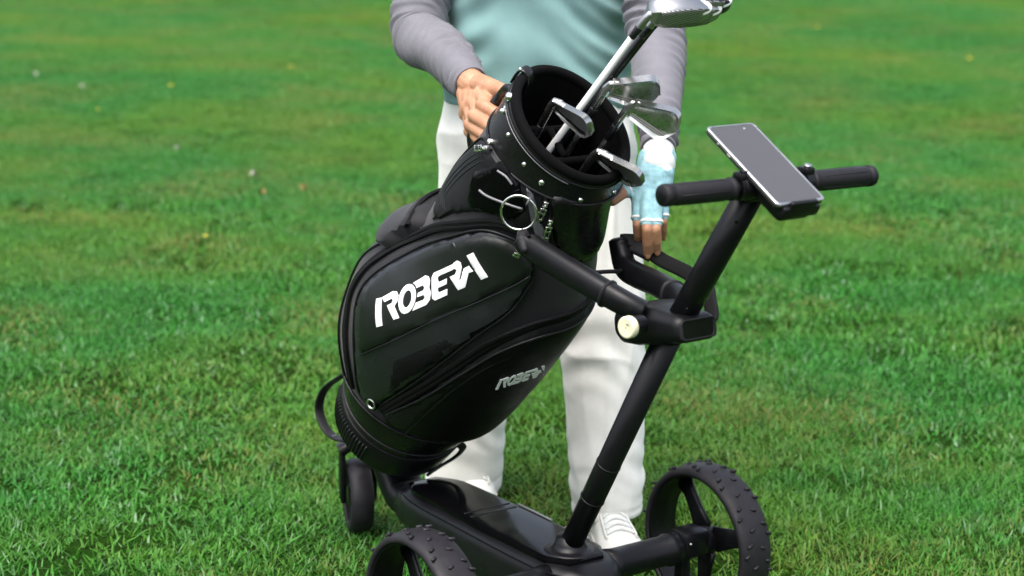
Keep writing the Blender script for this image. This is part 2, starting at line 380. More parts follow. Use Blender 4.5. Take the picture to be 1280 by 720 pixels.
LOGO = {
 'bar': [[(0.4373, 94.04), (0.4476, 92.16), (0.4135, 82.10), (0.4018, 84.24)], ],
 'R': [[(0.4486, 92.09), (0.4726, 89.73), (0.4778, 87.90), (0.4761, 85.51), (0.4684, 83.70), (0.4577, 83.35), (0.4495, 77.18), (0.4395, 78.93), (0.4476, 86.86), (0.4574, 85.63), (0.4624, 86.21), (0.4625, 87.39), (0.4472, 89.21)], ],
 'O': [[(0.4623, 76.38), (0.4607, 77.50), (0.4606, 78.75), (0.4620, 80.07), (0.4646, 81.43), (0.4683, 82.75), (0.4730, 83.95), (0.4781, 84.99), (0.4837, 85.77), (0.4892, 86.27), (0.4945, 86.42), (0.4993, 86.20), (0.5035, 85.57), (0.5066, 84.60), (0.4984, 82.62), (0.4967, 83.09), (0.4945, 83.37), (0.4918, 83.46), (0.4887, 83.36), (0.4855, 83.05), (0.4824, 82.58), (0.4792, 81.99), (0.4765, 81.31), (0.4742, 80.58), (0.4725, 79.83), (0.4718, 79.08), (0.4716, 78.43), (0.4724, 77.84)], [(0.5066, 84.60), (0.5087, 83.31), (0.5094, 81.85), (0.5087, 80.29), (0.5065, 78.77), (0.5030, 77.36), (0.4982, 76.18), (0.4927, 75.25), (0.4868, 74.63), (0.4807, 74.34), (0.4748, 74.40), (0.4694, 74.80), (0.4653, 75.46), (0.4623, 76.38), (0.4724, 77.84), (0.4739, 77.40), (0.4763, 77.08), (0.4790, 76.97), (0.4823, 77.00), (0.4857, 77.24), (0.4892, 77.62), (0.4923, 78.19), (0.4951, 78.87), (0.4972, 79.66), (0.4986, 80.47), (0.4994, 81.26), (0.4992, 82.01), (0.4984, 82.62)], ],
 'B': [[(0.5123, 83.70), (0.5395, 80.44), (0.5445, 78.11), (0.5418, 75.70), (0.5316, 73.48), (0.5275, 70.67), (0.5171, 68.75), (0.5056, 68.80), (0.4786, 73.43), (0.4942, 74.61), (0.5081, 71.90), (0.5131, 72.24), (0.5143, 73.62), (0.5025, 76.03), (0.5088, 77.23), (0.5196, 75.52), (0.5249, 76.00), (0.5245, 77.68), (0.5117, 79.90), (0.5137, 81.31)], ],
 'E': [[(0.5486, 76.09), (0.5575, 76.55), (0.5997, 68.92), (0.5914, 66.95), (0.5645, 72.06), (0.5587, 72.63), (0.5552, 71.76), (0.5531, 70.37), (0.5707, 67.23), (0.5622, 65.45), (0.5446, 68.67), (0.5402, 67.85), (0.5395, 66.69), (0.5564, 63.42), (0.5478, 61.50), (0.5231, 65.98), (0.5221, 68.17)], ],
 'R2': [[(0.6006, 69.18), (0.6094, 68.04), (0.6123, 65.34), (0.6073, 62.99), (0.5975, 61.64), (0.5850, 60.09), (0.5879, 59.57), (0.6076, 61.52), (0.6179, 59.69), (0.6152, 55.55), (0.6070, 57.36), (0.5820, 54.73), (0.5686, 57.50), (0.5767, 66.20), (0.5877, 64.20), (0.5961, 64.79), (0.5948, 66.45), (0.5920, 67.10)], ],
 'A': [[(0.6307, 64.23), (0.6434, 61.67), (0.6224, 46.04), (0.6111, 48.68)], ],
}
SMALL_LOGO = [
 [(0.4239, 11.57), (0.4252, 10.46), (0.3942, 8.93), (0.3931, 10.18)],
 [(0.4255, 10.36), (0.4318, 8.21), (0.4309, 7.38), (0.4265, 6.79), (0.4202, 6.64), (0.4150, 7.12), (0.4014, 5.28), (0.4001, 6.51), (0.4165, 8.86), (0.4186, 7.89), (0.4218, 7.80), (0.4237, 8.14), (0.4202, 9.62)],
 [(0.4055, 4.31), (0.4066, 4.81), (0.4088, 5.32), (0.4116, 5.75), (0.4149, 6.10), (0.4186, 6.33), (0.4225, 6.45), (0.4265, 6.49), (0.4301, 6.39), (0.4334, 6.22), (0.4357, 5.87), (0.4376, 5.52), (0.4383, 5.05), (0.4382, 4.58), (0.4313, 4.50), (0.4314, 4.76), (0.4309, 4.99), (0.4298, 5.16), (0.4283, 5.32), (0.4265, 5.44), (0.4243, 5.46), (0.4220, 5.45), (0.4198, 5.40), (0.4176, 5.26), (0.4157, 5.09), (0.4140, 4.85), (0.4130, 4.63), (0.4122, 4.34)],
 [(0.4382, 4.58), (0.4368, 4.04), (0.4349, 3.57), (0.4321, 3.14), (0.4286, 2.75), (0.4247, 2.47), (0.4207, 2.30), (0.4167, 2.25), (0.4130, 2.34), (0.4099, 2.56), (0.4076, 2.91), (0.4059, 3.31), (0.4052, 3.78), (0.4055, 4.31), (0.4122, 4.34), (0.4122, 4.12), (0.4126, 3.85), (0.4137, 3.67), (0.4152, 3.51), (0.4170, 3.39), (0.4192, 3.37), (0.4215, 3.38), (0.4239, 3.48), (0.4259, 3.58), (0.4280, 3.79), (0.4297, 4.03), (0.4307, 4.25), (0.4313, 4.50)],
 [(0.4390, 3.92), (0.4453, 1.40), (0.4436, 0.40), (0.4386, -0.28), (0.4306, -0.55), (0.4239, -1.45), (0.4160, -1.75), (0.4110, -1.12), (0.4075, 2.29), (0.4163, 1.93), (0.4175, 0.04), (0.4204, -0.06), (0.4233, 0.43), (0.4222, 1.98), (0.4271, 2.08), (0.4287, 0.82), (0.4319, 0.74), (0.4346, 1.34), (0.4326, 2.80), (0.4359, 3.14)],
 [(0.4420, -0.46), (0.4465, -0.73), (0.4505, -5.65), (0.4436, -6.17), (0.4418, -2.70), (0.4404, -2.20), (0.4375, -2.36), (0.4342, -2.82), (0.4356, -5.05), (0.4288, -5.46), (0.4275, -3.14), (0.4241, -3.30), (0.4217, -3.79), (0.4223, -6.25), (0.4149, -6.83), (0.4133, -3.32), (0.4170, -2.27)],
 [(0.4512, -5.63), (0.4526, -6.55), (0.4488, -7.99), (0.4421, -8.98), (0.4354, -9.26), (0.4271, -9.53), (0.4270, -10.02), (0.4393, -9.82), (0.4391, -11.53), (0.4276, -14.38), (0.4292, -12.53), (0.4128, -13.04), (0.4145, -10.29), (0.4362, -5.82), (0.4367, -7.36), (0.4412, -7.48), (0.4440, -6.57), (0.4440, -6.16)],
 [(0.4536, -9.53), (0.4532, -11.67), (0.3799, -30.53), (0.4022, -21.34)],
]

# ================================================================ golf cart (local frame: x = across, y = towards the front wheel, z = up)
CART_O, CART_PSI = (.1101, 2.8961, 0), .6275
cart = empty('golf_cart', CART_O, CART_PSI, 'black three-wheeled electric golf push cart carrying the bag', 'golf cart')
BAG_C, BAG_B, BAG_Z, BAG_P0 = np.array([0, -.779, -.627]), np.array([1., 0, 0]), np.array([0, -.627, .779]), np.array([0, .575, .232])
BAG_M = np.stack([BAG_C, BAG_B, BAG_Z], 1)
def bag2cart(P): return BAG_P0 + np.asarray(P, float) @ BAG_M.T

# chassis hull
sec = [(-.078, .018, .150, .100), (-.070, .045, .164, .086), (-.050, .064, .171, .078), (-.015, .077, .174, .074), (.10, .080, .174, .078), (.25, .078, .174, .082),
       (.38, .074, .172, .088), (.45, .062, .168, .092), (.49, .050, .160, .094), (.51, .034, .146, .104)]
vs = np.array([s[0] for s in sec]); rings = []
for v in np.concatenate([np.linspace(-.078, -.01, 10), np.linspace(.02, .42, 16), np.linspace(.44, .51, 9)]):
    hw, zt, zb = (np.interp(v, vs, [s[k] for s in sec]) for k in (1, 2, 3))
    hz = (zt - zb) / 2; q = rrect(hw, hz, min(.030, hw * .9, hz * .9), 6)
    rings.append(np.stack([q[:, 0], np.full(len(q), v), q[:, 1] + (zt + zb) / 2], -1))
chassis = mesh_obj('chassis', *loft(rings), 'plastic_black', cart, angle=40)
# glossy battery cover set on the hull, with its two recessed slots
rings = []
for k, (grow, z) in enumerate(((0, .172), (0, .1775), (-.003, .1795), (-.010, .1805), (-.05, .181))):
    pts = []
    for v in np.linspace(-.035, .468, 26): pts.append((np.interp(v, [-.035, 0, .2, .42, .468], [.036, .060, .063, .054, .030]), v))
    for v in np.linspace(.468, -.035, 26): pts.append((-np.interp(v, [-.035, 0, .2, .42, .468], [.036, .060, .063, .054, .030]), v))
    P = np.array(pts); c = np.array([0, .22]); L = P - c
    P = c + L * np.stack([1 + grow / .066 * np.ones(len(L)), 1 + grow / .25 * np.ones(len(L))], -1)
    rings.append(np.stack([P[:, 0], P[:, 1], np.full(len(P), z) - .00 - .004 * (P[:, 1] > .40) * (P[:, 1] - .40) / .07], -1))
cover = mesh_obj('battery_cover', *loft(rings), 'gloss_black', cart, angle=50)
mesh_obj('latch', *join(rbox((-.0, .235, .1800), (.10, .008, .004), .0015), rbox((0, .255, .1800), (.10, .004, .004), .0015)), 'plastic_black', cover)
for u_ in (.055,):
    mesh_obj('trim', *join(rbox((u_ + .004, .19, .1815), (.004, .10, .003), .001), rbox((u_ + .003, .065, .1815), (.004, .07, .003), .001)), 'line_silver', cover)
mesh_obj('seam', *tube(catmull([(-.0635, .44, .168), (-.0750, .38, .1655), (-.0785, .25, .166), (-.0805, .10, .166), (-.0775, 0, .166), (-.056, -.055, .163)], 6), .0016, 6), 'gloss_black', chassis)
# pole socket
mesh_obj('pole_socket', *revolve([(.045, .170), (.046, .1765), (.0435, .1815), (.039, .1830), (.034, .1830), (.0295, .1855), (.0255, .1925), (.0225, .206), (.001, .206)], 40, (.0, .012, 0)), 'plastic_black', cart)

# poles
pl0, pl1 = np.array([0, .012, .185]), np.array([0, -.222, .600]); d1 = nrm(pl1 - pl0)
mesh_obj('lower_pole', *tube([pl0, pl0 + d1*.12, pl0 + d1*.121, pl0 + d1*.20, pl0 + d1*.201, pl1], [.0195, .0197, .0204, .0206, .0202, .0215], 28), 'tube_black', cart)
for t in (.118, .198): mesh_obj('pole_clamp', *cyl(pl0 + d1*t, pl0 + d1*(t + .004), .0212, 28, .05), 'plastic_black', cart)
mesh_obj('release_lever', *rbox(pl0 + d1*.28 + np.array([.019, .010, 0]), (.008, .010, .06), .003, np.stack([[1, 0, 0], np.cross(d1, [1, 0, 0]), d1], 1)), 'plastic_black', cart)
pu0, pu1 = np.array([0, -.240, .622]), np.array([0, -.396, .858]); d2 = nrm(pu1 - pu0)
mesh_obj('upper_pole', *tube([pu0 - d2*.02, pu0 + d2*.10, pu1], [(.0210, .0210), (.0210, .0210), (.0215, .0205)], 28), 'tube_black', cart)
for t in (.055, .235):
    c = pu0 + d2*t + np.array([-.0155, -.0140*d2[2], -.0140*.55]); mesh_obj('screw', *ellipsoid(c, (.003, .003, .003), None, 10), 'gloss_black', cart)

# joint housing between the poles, with display window and tension knob
h_rot = np.stack([[1, 0, 0], [0, .988, -.155], [0, .155, .988]], 1)
rings = []
for t, hx, hz, dz in ((-.064, .034, .0165, -.002), (-.061, .038, .0195, -.002), (-.050, .0405, .0215, -.001), (-.030, .042, .0235, 0), (-.008, .048, .0275, .002), (.03, .056, .032, .003), (.06, .056, .030, .003), (.075, .048, .024, .003), (.08, .034, .014, .003)):
    q = rrect(hx, hz, min(hx, hz) * .75, 7); rings.append(np.array([0, -.226, .622]) + np.stack([q[:, 0], np.full(len(q), t), q[:, 1] + dz], -1) @ h_rot.T)
house = mesh_obj('joint_housing', *loft(rings), 'plastic_black', cart, angle=45)
q = rrect(.0305, .0138, .006, 5); base = np.array([0, -.226, .622])
ring = [base + np.stack([q[:, 0]*s, np.full(len(q), t), q[:, 1]*s - .002], -1) @ h_rot.T for s, t in ((1.16, -.0630), (1.14, -.0672), (1.02, -.0676), (.97, -.0640))]
mesh_obj('display_bezel', *loft(ring, False), 'rubber', house)
ring = [base + np.stack([q[:, 0]*.985, np.full(len(q), t), q[:, 1]*.985 - .002], -1) @ h_rot.T for t in (-.0635, -.0650)]
mesh_obj('display', *loft(ring), 'display', house, smooth=False)
kb = np.array([-.062, -.234, .634]); kd = nrm([-1, -.12, -.02])
mesh_obj('knob_stem', *cyl(kb, kb + kd*.030, .0145, 24), 'plastic_black', cart)
mesh_obj('knob', *join(revolve([(.001, .024), (.0162, .024), (.0170, .0255), (.0170, .0350), (.0155, .0370), (.0130, .0365), (.001, .0363)], 36, kb, kd)), 'knob_cream', cart)
mesh_obj('knob_mark', *rbox(kb + kd*.0366 + np.array([0, -.004, .006]), (.0012, .005, .0014), .0003), 'line_silver', cart)

# bracket arms that hold the bag
def arm(side):
    if side < 0: P = [(-.045, -.215, .645), (-.070, -.185, .662), (-.088, -.12, .684), (-.100, -.045, .706), (-.104, -.012, .716), (-.108, .002, .722), (-.110, .008, .731)]
    else: P = [(.045, -.205, .635), (.066, -.165, .645), (.084, -.10, .650), (.102, -.02, .650), (.112, .020, .655), (.118, .040, .680), (.118, .046, .700)]
    P = catmull(P, 6); n = len(P); rr = [(.0178 + .003*math.sin(math.pi*i/(n-1)), .0172) for i in range(n)]
    rr[-1] = (.009, .009); rr[-2] = (.0145, .014)
    a = mesh_obj('bracket_arm', *tube(P, rr, 24, sq=2.5, up=(0, -.3, 1)), 'plastic_black', cart)
    k = 8; T = frames(P)[0]; mesh_obj('sleeve_ring', *tube([P[k] - T[k]*.002, P[k] + T[k]*.002], [(.0218, .0210)]*2, 24, sq=2.5, up=(0, -.3, 1)), 'rubber', a)
    mesh_obj('screw', *ellipsoid(P[-9] + np.array([-.008 if side < 0 else .004, -.012, .018]), (.004, .004, .0025), None, 12), 'gloss_black', a)
    return a
aL, aR = arm(-1), arm(1)
mesh_obj('strap_hook', *join(*chain([(-.110, .008, .734), (-.117, .000, .728), (-.121, -.012, .716)], [.0105, .0105, .007])), 'rubber', aL)
# strap round the bag and over the far arm
def flat_strap(name, P, w, t, mat, par, n=8, up=(0, 0, 1), closed=False):
    P = catmull(P, n, closed); return mesh_obj(name, *tube(P, [(w, t)]*len(P), 12, sq=3.5, up=up, closed=closed), mat, par)
flat_strap('holding_strap', [(.118, .044, .694), (.128, .028, .694), (.140, .012, .688), (.158, -.020, .668), (.160, -.080, .658), (.140, -.150, .650), (.118, -.185, .636), (.096, -.215, .616), (.070, -.222, .606), (.05, -.22, .60)], .0035, .0125, 'strap_black', cart, up=(0, -1, .3))
mesh_obj('strap_buckle', *tube(catmull([(.121, .040, .690), (.134, .020, .690), (.150, -.005, .678)], 5), (.0085, .0165), 14, sq=4, up=(0, -1, .3)), 'rubber', cart)
mesh_obj('cable', *tube(catmull([(-.02, -.045, .672), (.03, -.042, .668), (.07, -.015, .658), (.105, .02, .652)], 6), .0035, 8), 'strap_black', cart)

# handlebar
hb = np.array([.0135, -.42, .866])
mesh_obj('handlebar', *cyl((-.185, -.42, .8700), (.212, -.42, .8622), .0110, 20), 'tube_black', cart)
for s, p, q_ in ((-1, (-.192, -.42, .8701), (-.062, -.42, .8676)), (1, (.219, -.42, .8621), (.094, -.42, .8645))):
    p, q_ = np.array(p), np.array(q_); d = nrm(q_ - p)
    gr = mesh_obj('grip', *revolve([(.001, 0), (.0125, 0), (.0152, .002), (.0160, .006), (.0160, .012), (.0150, .0125), (.0150, .018), (.0155, .019), (.0155, .118), (.0148, .122), (.0165, .1235), (.0165, .130), (.001, .130)], 32, p, d), 'rubber', cart)
    mesh_obj('grip_end_cap', *revolve([(.001, -.0008), (.011, -.0008), (.0122, .0004)], 28, p, d), 'tube_black', gr)
    for k in range(10):
        t = R(36 * k); u2 = nrm(np.cross(d, (0, 0, 1))); w2 = np.cross(d, u2); o_ = .0153 * (math.cos(t)*u2 + math.sin(t)*w2)
        if k % 2 == 0: mesh_obj('rib', *tube([p + d*.024 + o_, p + d*.112 + o_], .0009, 6), 'rubber', gr)
    c = q_ + d*.016
    cl = mesh_obj('control_clamp', *join(revolve([(.0145, -.008), (.0175, -.007), (.0175, .007), (.0145, .008)], 28, c, d), rbox(c + np.array([0, -.002, .017]), (.018, .022, .012), .003), rbox(c + d*.02 + np.array([0, 0, 0]), (.016, .026, .022), .004)), 'plastic_black', cart, angle=40)
    mesh_obj('button', *revolve([(.001, .0), (.0062, .0), (.0062, -.0025), (.005, -.0035), (.001, -.0035)], 20, c + np.array([0, -.006, .0235]), (0, .25, -1)), 'steel' if s > 0 else 'plastic_black', cl)
# pole head and phone cradle
PH_C, PH_A = np.array([0, -.4185, .8985]), .529
ph_y = np.array([0, math.cos(PH_A), math.sin(PH_A)]); ph_n = np.array([0, -math.sin(PH_A), math.cos(PH_A)]); ph_rot = np.stack([[1, 0, 0], ph_y, ph_n], 1)
mesh_obj('pole_head', *join(rbox((.0, -.408, .866), (.075, .044, .042), .010), cyl((-.05, -.42, .868), (.06, -.42, .866), .0185, 24)), 'plastic_black', cart, angle=40)
cr = mesh_obj('phone_cradle', *join(rbox(PH_C - ph_n*.020 - ph_y*.045, (.062, .090, .026), .007, ph_rot), rbox(PH_C - ph_n*.012 - ph_y*.084, (.070, .026, .018), .004, ph_rot)), 'plastic_black', cart, angle=40)
mesh_obj('cradle_lip', *rbox(PH_C - ph_y*.0925 - ph_n*.003, (.05, .007, .018), .002, ph_rot), 'plastic_black', cr)

# rear wheels
def wheel(cx):
    w = bpy.data.objects.new('wheel', None); col.objects.link(w); w.parent = cart; w.location = (cx, 0, .1385); w.empty_display_size = .05
    R_, hw = .1385, .0345
    prof = [(.1215, -hw+.003), (.1225, -hw+.0005), (.127, -hw), (.132, -hw+.0025), (.1355, -hw+.009), (.1375, -hw*.45), (.1385, 0), (.1375, hw*.45), (.1355, hw-.009), (.132, hw-.0025), (.127, hw), (.1225, hw-.0005), (.1215, hw-.003), (.1195, hw*.5), (.1190, 0), (.1195, -hw*.5)]
    mesh_obj('tyre', *revolve(prof, 96, (0, 0, 0), (1, 0, 0), True), 'tyre', w)
    mesh_obj('rim', *revolve([(.1185, -hw+.006), (.1205, -hw+.004), (.1212, 0), (.1205, hw-.004), (.1185, hw-.006), (.1150, hw-.008), (.1170, 0)], 96, (0, 0, 0), (1, 0, 0), True), 'plastic_black', w)
    ms = []
    for i in range(26):                                   # raised lugs in broken arrow rows
        for j, (off, da) in enumerate(((-.020, 0), (-.008, 3.0), (.008, 3.0), (.020, 0), (-.027, 7.5), (.027, 7.5))):
            if (i + j) % 2: continue
            a = R(360/26*i + da); rad = .1385 - (off/.0345)**2*.0022; n_ = np.array([0, math.cos(a), math.sin(a)]); t_ = np.array([0, -math.sin(a), math.cos(a)])
            sk = .45 * np.sign(off); M = np.stack([nrm(np.array([1, 0, 0]) + sk*t_), nrm(t_ - sk*np.array([1, 0, 0])), n_], 1)
            ms.append(rbox(n_*rad + np.array([off, 0, 0]), (.0115, .0052, .0056), .0014, M, 1))
    mesh_obj('tread_lugs', *join(*ms), 'tyre', w, angle=50)
    for k in range(3):
        a = R(44 + 120*k); n_ = np.array([0, math.cos(a), math.sin(a)]); t_ = np.array([0, -math.sin(a), math.cos(a)])
        P = [n_*.020 + np.array([.006, 0, 0]), n_*.055 + np.array([.012, 0, 0]), n_*.095 + np.array([.019, 0, 0]), n_*.1185 + np.array([.021, 0, 0])]
        mesh_obj('spoke', *tube(P, [(.024, .006), (.0175, .005), (.0150, .005), (.021, .005)], 12, sq=4, fixed_up=t_), 'plastic_black', w)
    mesh_obj('hub', *revolve([(.001, -.020), (.022, -.020), (.026, -.016), (.026, .010), (.022, .016), (.001, .018)], 32, (0, 0, 0), (1, 0, 0)), 'plastic_black', w)
    return w
for cx in (.299, -.299): wheel(cx)
for s in (1, -1):
    mesh_obj('axle_tube', *tube([(s*.06, -.005, .138), (s*.09, 0, .1385), (s*.20, 0, .1385), (s*.205, 0, .1385), (s*.225, 0, .1385), (s*.228, 0, .1385)], [.034, .0275, .0265, .0295, .0295, .026], 30), 'tube_black', cart)
    mesh_obj('motor_housing', *join(rbox((s*.255, -.004, .146), (.058, .050, .050), .010), rbox((s*.250, .006, .085), (.022, .022, .10), .004)), 'plastic_black', cart, angle=40)
    mesh_obj('screw', *ellipsoid((s*.236, -.030, .152), (.003, .003, .003), None, 10), 'steel', cart)

# front end: swan neck, fork and swivelled castor
mesh_obj('front_neck', *tube(catmull([(0, .45, .120), (0, .50, .122), (0, .535, .135), (0, .56, .165), (0, .585, .19), (0, .66, .205)], 6), [(.042, .028)]*12 + [(.042, .026)]*12 + [(.038, .022)]*7, 24, sq=3, up=(1, 0, 0)), 'plastic_black', cart)
fw = np.array([0, .704, .074]); beta = R(0) - CART_PSI + R(14)
ax = np.array([math.cos(beta), math.sin(beta), 0]); fwd = np.array([-ax[1], ax[0], 0])
w = bpy.data.objects.new('wheel', None); col.objects.link(w); w.parent = cart; w.location = tuple(fw); w.empty_display_size = .05
mesh_obj('tyre', *revolve([(.052, -.0215), (.060, -.0235), (.068, -.022), (.0725, -.016), (.0745, -.006), (.0745, .006), (.0725, .016), (.068, .022), (.060, .0235), (.052, .0215), (.050, 0)], 64, (0, 0, 0), ax, True), 'tyre', w)
mesh_obj('rim', *revolve([(.001, -.018), (.020, -.020), (.024, -.013), (.046, -.012), (.0525, -.020), (.0525, .020), (.046, .012), (.024, .013), (.020, .020), (.001, .018)], 48, (0, 0, 0), ax), 'plastic_black', w)
fk = []
for s in (-1, 1):
    fk.append(tube([fw + ax*s*.031 + np.array([0, 0, .10]), fw + ax*s*.032 + np.array([0, 0, .05]), fw + ax*s*.031 + np.array([0, 0, -.002]), fw + ax*s*.030 + np.array([0, 0, -.012])], [(.016, .006), (.018, .006), (.016, .006), (.009, .005)], 14, sq=3.2, fixed_up=fwd))
fk.append(tube([fw + ax*-.036 + np.array([0, 0, .096]), fw + ax*-.02 + np.array([0, 0, .106]), fw + ax*.02 + np.array([0, 0, .106]), fw + ax*.036 + np.array([0, 0, .096])], [(.020, .012)]*4, 16, sq=3, fixed_up=fwd))
fk.append(cyl(fw + np.array([0, -.01, .10]), fw + np.array([0, -.03, .15]), .022))
mesh_obj('fork', *join(*fk), 'plastic_black', cart, angle=45)

# lower cradle cup with ridged grip pad and its rubber strap loop
def cup_ring(a, h, n=72):
    ph = np.linspace(0, 360, n, endpoint=False); return bag2cart(bag_p(np.full(n, a), ph, h))
mesh_obj('bag_cradle', *loft([cup_ring(.030, -.04), cup_ring(.028, -.010), cup_ring(.030, .004), cup_ring(.040, .010), cup_ring(.092, .012), cup_ring(.100, .009), cup_ring(.102, .003)], True), 'plastic_black', cart, angle=50)
rid = []
for ph in np.arange(62, 128, 3.2):
    rid.append(tube(bag2cart(np.array([bag_p(a, ph, h) for a, h in ((.042, .011), (.050, .0145), (.082, .0155), (.090, .012))])), .0016, 6))
mesh_obj('grip_ridges', *join(*rid), 'rubber', cart)
lp = [(-.075, .590, .372), (-.082, .625, .352), (-.082, .688, .312), (-.080, .716, .266), (-.080, .690, .230), (-.080, .645, .222), (-.078, .61, .228)]
P = catmull(lp, 8); mesh_obj('cradle_strap', *tube(P, [(.0095, .003)]*len(P), 12, sq=4, fixed_up=(1, 0, 0)), 'rubber', cart)
mesh_obj('strap_slot', *rbox((-.080, .662, .2225), (.012, .014, .006), .002), 'line_silver', cart)
lp = bag2cart(np.array([bag_p(a, ph, h) for a, ph, h in ((.12, -20, .004), (.09, -32, .022), (.05, -36, .024), (.03, -25, .012), (.035, -5, .012))]))
P = catmull(lp, 8); mesh_obj('cradle_strap', *tube(P, [(.008, .003)]*len(P), 12, sq=4, up=BAG_Z), 'rubber', cart)

# ================================================================ phone on the handlebar
CM = Matrix.Translation(CART_O) @ Matrix.Rotation(CART_PSI, 4, 'Z')
def cart2world(p): return tuple(CM @ Vector(p))
pm = CM @ Matrix.Translation(PH_C) @ Matrix([list(r) for r in ph_rot]).to_4x4()
phone = empty('mobile_phone', label='grey-screened smartphone clamped in the cradle above the handlebar', cat='phone'); phone.matrix_world = pm
HX, HY = .0455, .0885
def slab(hx, hy, r, zs):
    return loft([np.stack([rrect(hx - g_, hy - g_, r, 6)[:, 0], rrect(hx - g_, hy - g_, r, 6)[:, 1], np.full(24, z)], -1) for g_, z in zs])
mesh_obj('case', *slab(HX, HY, .007, ((.002, -.0085), (0, -.0065), (0, -.001), (.0008, 0))), 'phone_case', phone, angle=40)
mesh_obj('frame', *loft([np.stack([rrect(HX - g_, HY - g_, .007, 6)[:, 0], rrect(HX - g_, HY - g_, .007, 6)[:, 1], np.full(24, z)], -1) for g_, z in ((-.0006, -.0026), (-.0006, .0008), (.0004, .0018), (.0026, .0018), (.0030, .0008))], False), 'phone_frame', phone, angle=40)
mesh_obj('screen', *slab(HX - .0027, HY - .0027, .005, ((0, .0004), (0, .0012))), 'phone_screen', phone, angle=40)
mesh_obj('front_camera', *revolve([(.0001, .0017), (.0018, .0017), (.0020, .0011)], 16, (.020, HY - .011, 0)), 'phone_frame', phone)
for y in (.055, .030, .026, -.008, -.014):
    mesh_obj('side_button', *rbox((-HX - .0006, y, -.0035), (.0016, .0030 if y > .02 else .004, .0022), .0005), 'phone_frame', phone)
mesh_obj('side_key', *rbox((-HX - .0006, .008, -.0035), (.0014, .012, .0022), .0005), 'phone_case', phone)
mesh_obj('port', *rbox((0, -HY - .0004, -.004), (.010, .0014, .0028), .0005), 'phone_frame', phone)

# ================================================================ golf bag (local frame: x = towards the pole, y = across, z = along the bag)
bag = empty('golf_bag', label='large black golf bag with white lettering leaning on the cart', cat='golf bag')
BAG_W = CM @ Matrix.Translation(BAG_P0) @ Matrix([list(r) for r in BAG_M]).to_4x4()
bag.matrix_world = BAG_W
KS = .15 * math.pi / 180
def dist_poly(P, Q):
    """distance of points P to closed polyline Q"""
    a = Q; b = np.roll(Q, -1, 0); d = b - a; L = (d**2).sum(1) + 1e-15
    t = np.clip(((P[:, None] - a) * d).sum(-1) / L, 0, 1); X = a + t[..., None] * d
    return np.sqrt(((P[:, None] - X)**2).sum(-1)).min(1)
def in_poly(P, Q):
    x, y = P[:, 0], P[:, 1]; ins = np.zeros(len(P), bool); j = len(Q) - 1
    for i in range(len(Q)):
        c = ((Q[i, 1] > y) != (Q[j, 1] > y)) & (x < (Q[j, 0] - Q[i, 0]) * (y - Q[i, 1]) / (Q[j, 1] - Q[i, 1] + 1e-15) + Q[i, 0]); ins ^= c; j = i
    return ins
def patch(name, poly, h, edge, mat, par, base=0.0, step=.008, smooth_n=0, sink=.004, wr=0.0, seed=0, angle=45, puff=0.0):
    """a raised, closed panel on the bag's surface. poly: (a, ph) corners"""
    Q = np.array([(a, p * KS) for a, p in poly])
    if smooth_n: Q = catmull(Q, smooth_n, True)
    else:                                                 # no long straight chords over the curved side
        D = []
        for q0, q1 in zip(Q, np.roll(Q, -1, 0)):
            m_ = max(1, int(np.ceil(np.linalg.norm(q1 - q0) / .005))); D += [q0 + (q1 - q0)*t/m_ for t in range(m_)]
        Q = np.array(D)
    lo, hi = Q.min(0), Q.max(0)
    G = np.stack(np.meshgrid(np.arange(lo[0], hi[0], step), np.arange(lo[1], hi[1], step), indexing='ij'), -1).reshape(-1, 2)
    if len(G):
        G = G + (np.floor((G[:, :1] - lo[0]) / step + .5) % 2) * np.array([0, step / 2]); G = G[in_poly(G, Q)]
        if len(G): G = G[dist_poly(G, Q) > min(step, edge) * .35]
    # rounded shoulder: rows of points near the rim
    P = np.concatenate([Q, G]) if len(G) else Q; nq = len(Q)
    res = geometry.delaunay_2d_cdt([Vector(p) for p in P], [(i, (i+1) % nq) for i in range(nq)], [], 1, 1e-6)
    P2 = np.array([tuple(v) for v in res[0]]); F = [tuple(f) for f in res[2]]; orig = res[3]
    d = dist_poly(P2, Q); t = np.clip(d / edge, 0, 1); hh = base + h * np.sqrt(np.clip(1 - (1 - t)**2, 0, 1)) + puff * np.clip(d / .06, 0, 1)**.7
    p3 = lambda H: bag_p(P2[:, 0], P2[:, 1] / KS, H)
    V = p3(hh)
    if wr: V = bag_p(P2[:, 0], P2[:, 1] / KS, hh + wr * t * ridge_noise(V, seed, 45))
    V = list(V); nv = len(V)
    from collections import Counter
    ec = Counter(); 
    for f in F:
        for i in range(len(f)): ec[tuple(sorted((f[i], f[(i+1) % len(f)])))] += 1
    low = p3(np.full(len(P2), base - sink)); idx = {}
    for (i, j), c in ec.items():
        if c == 1:
            for k in (i, j):
                if k not in idx: idx[k] = len(V); V.append(low[k])
            F.append((i, j, idx[j], idx[i]))
    return mesh_obj(name, V, F, mat, par, angle=angle)
def surf_path(pts, h, n=6, closed=False):
    Q = catmull(np.array([(a, p * KS) for a, p in pts]), n, closed); return bag_p(Q[:, 0], Q[:, 1] / KS, h)
def piping(name, pts, h, r, mat, par, closed=False, n=6, seg=8): return mesh_obj(name, *tube(surf_path(pts, h, n, closed), r, seg, closed=closed), mat, par)
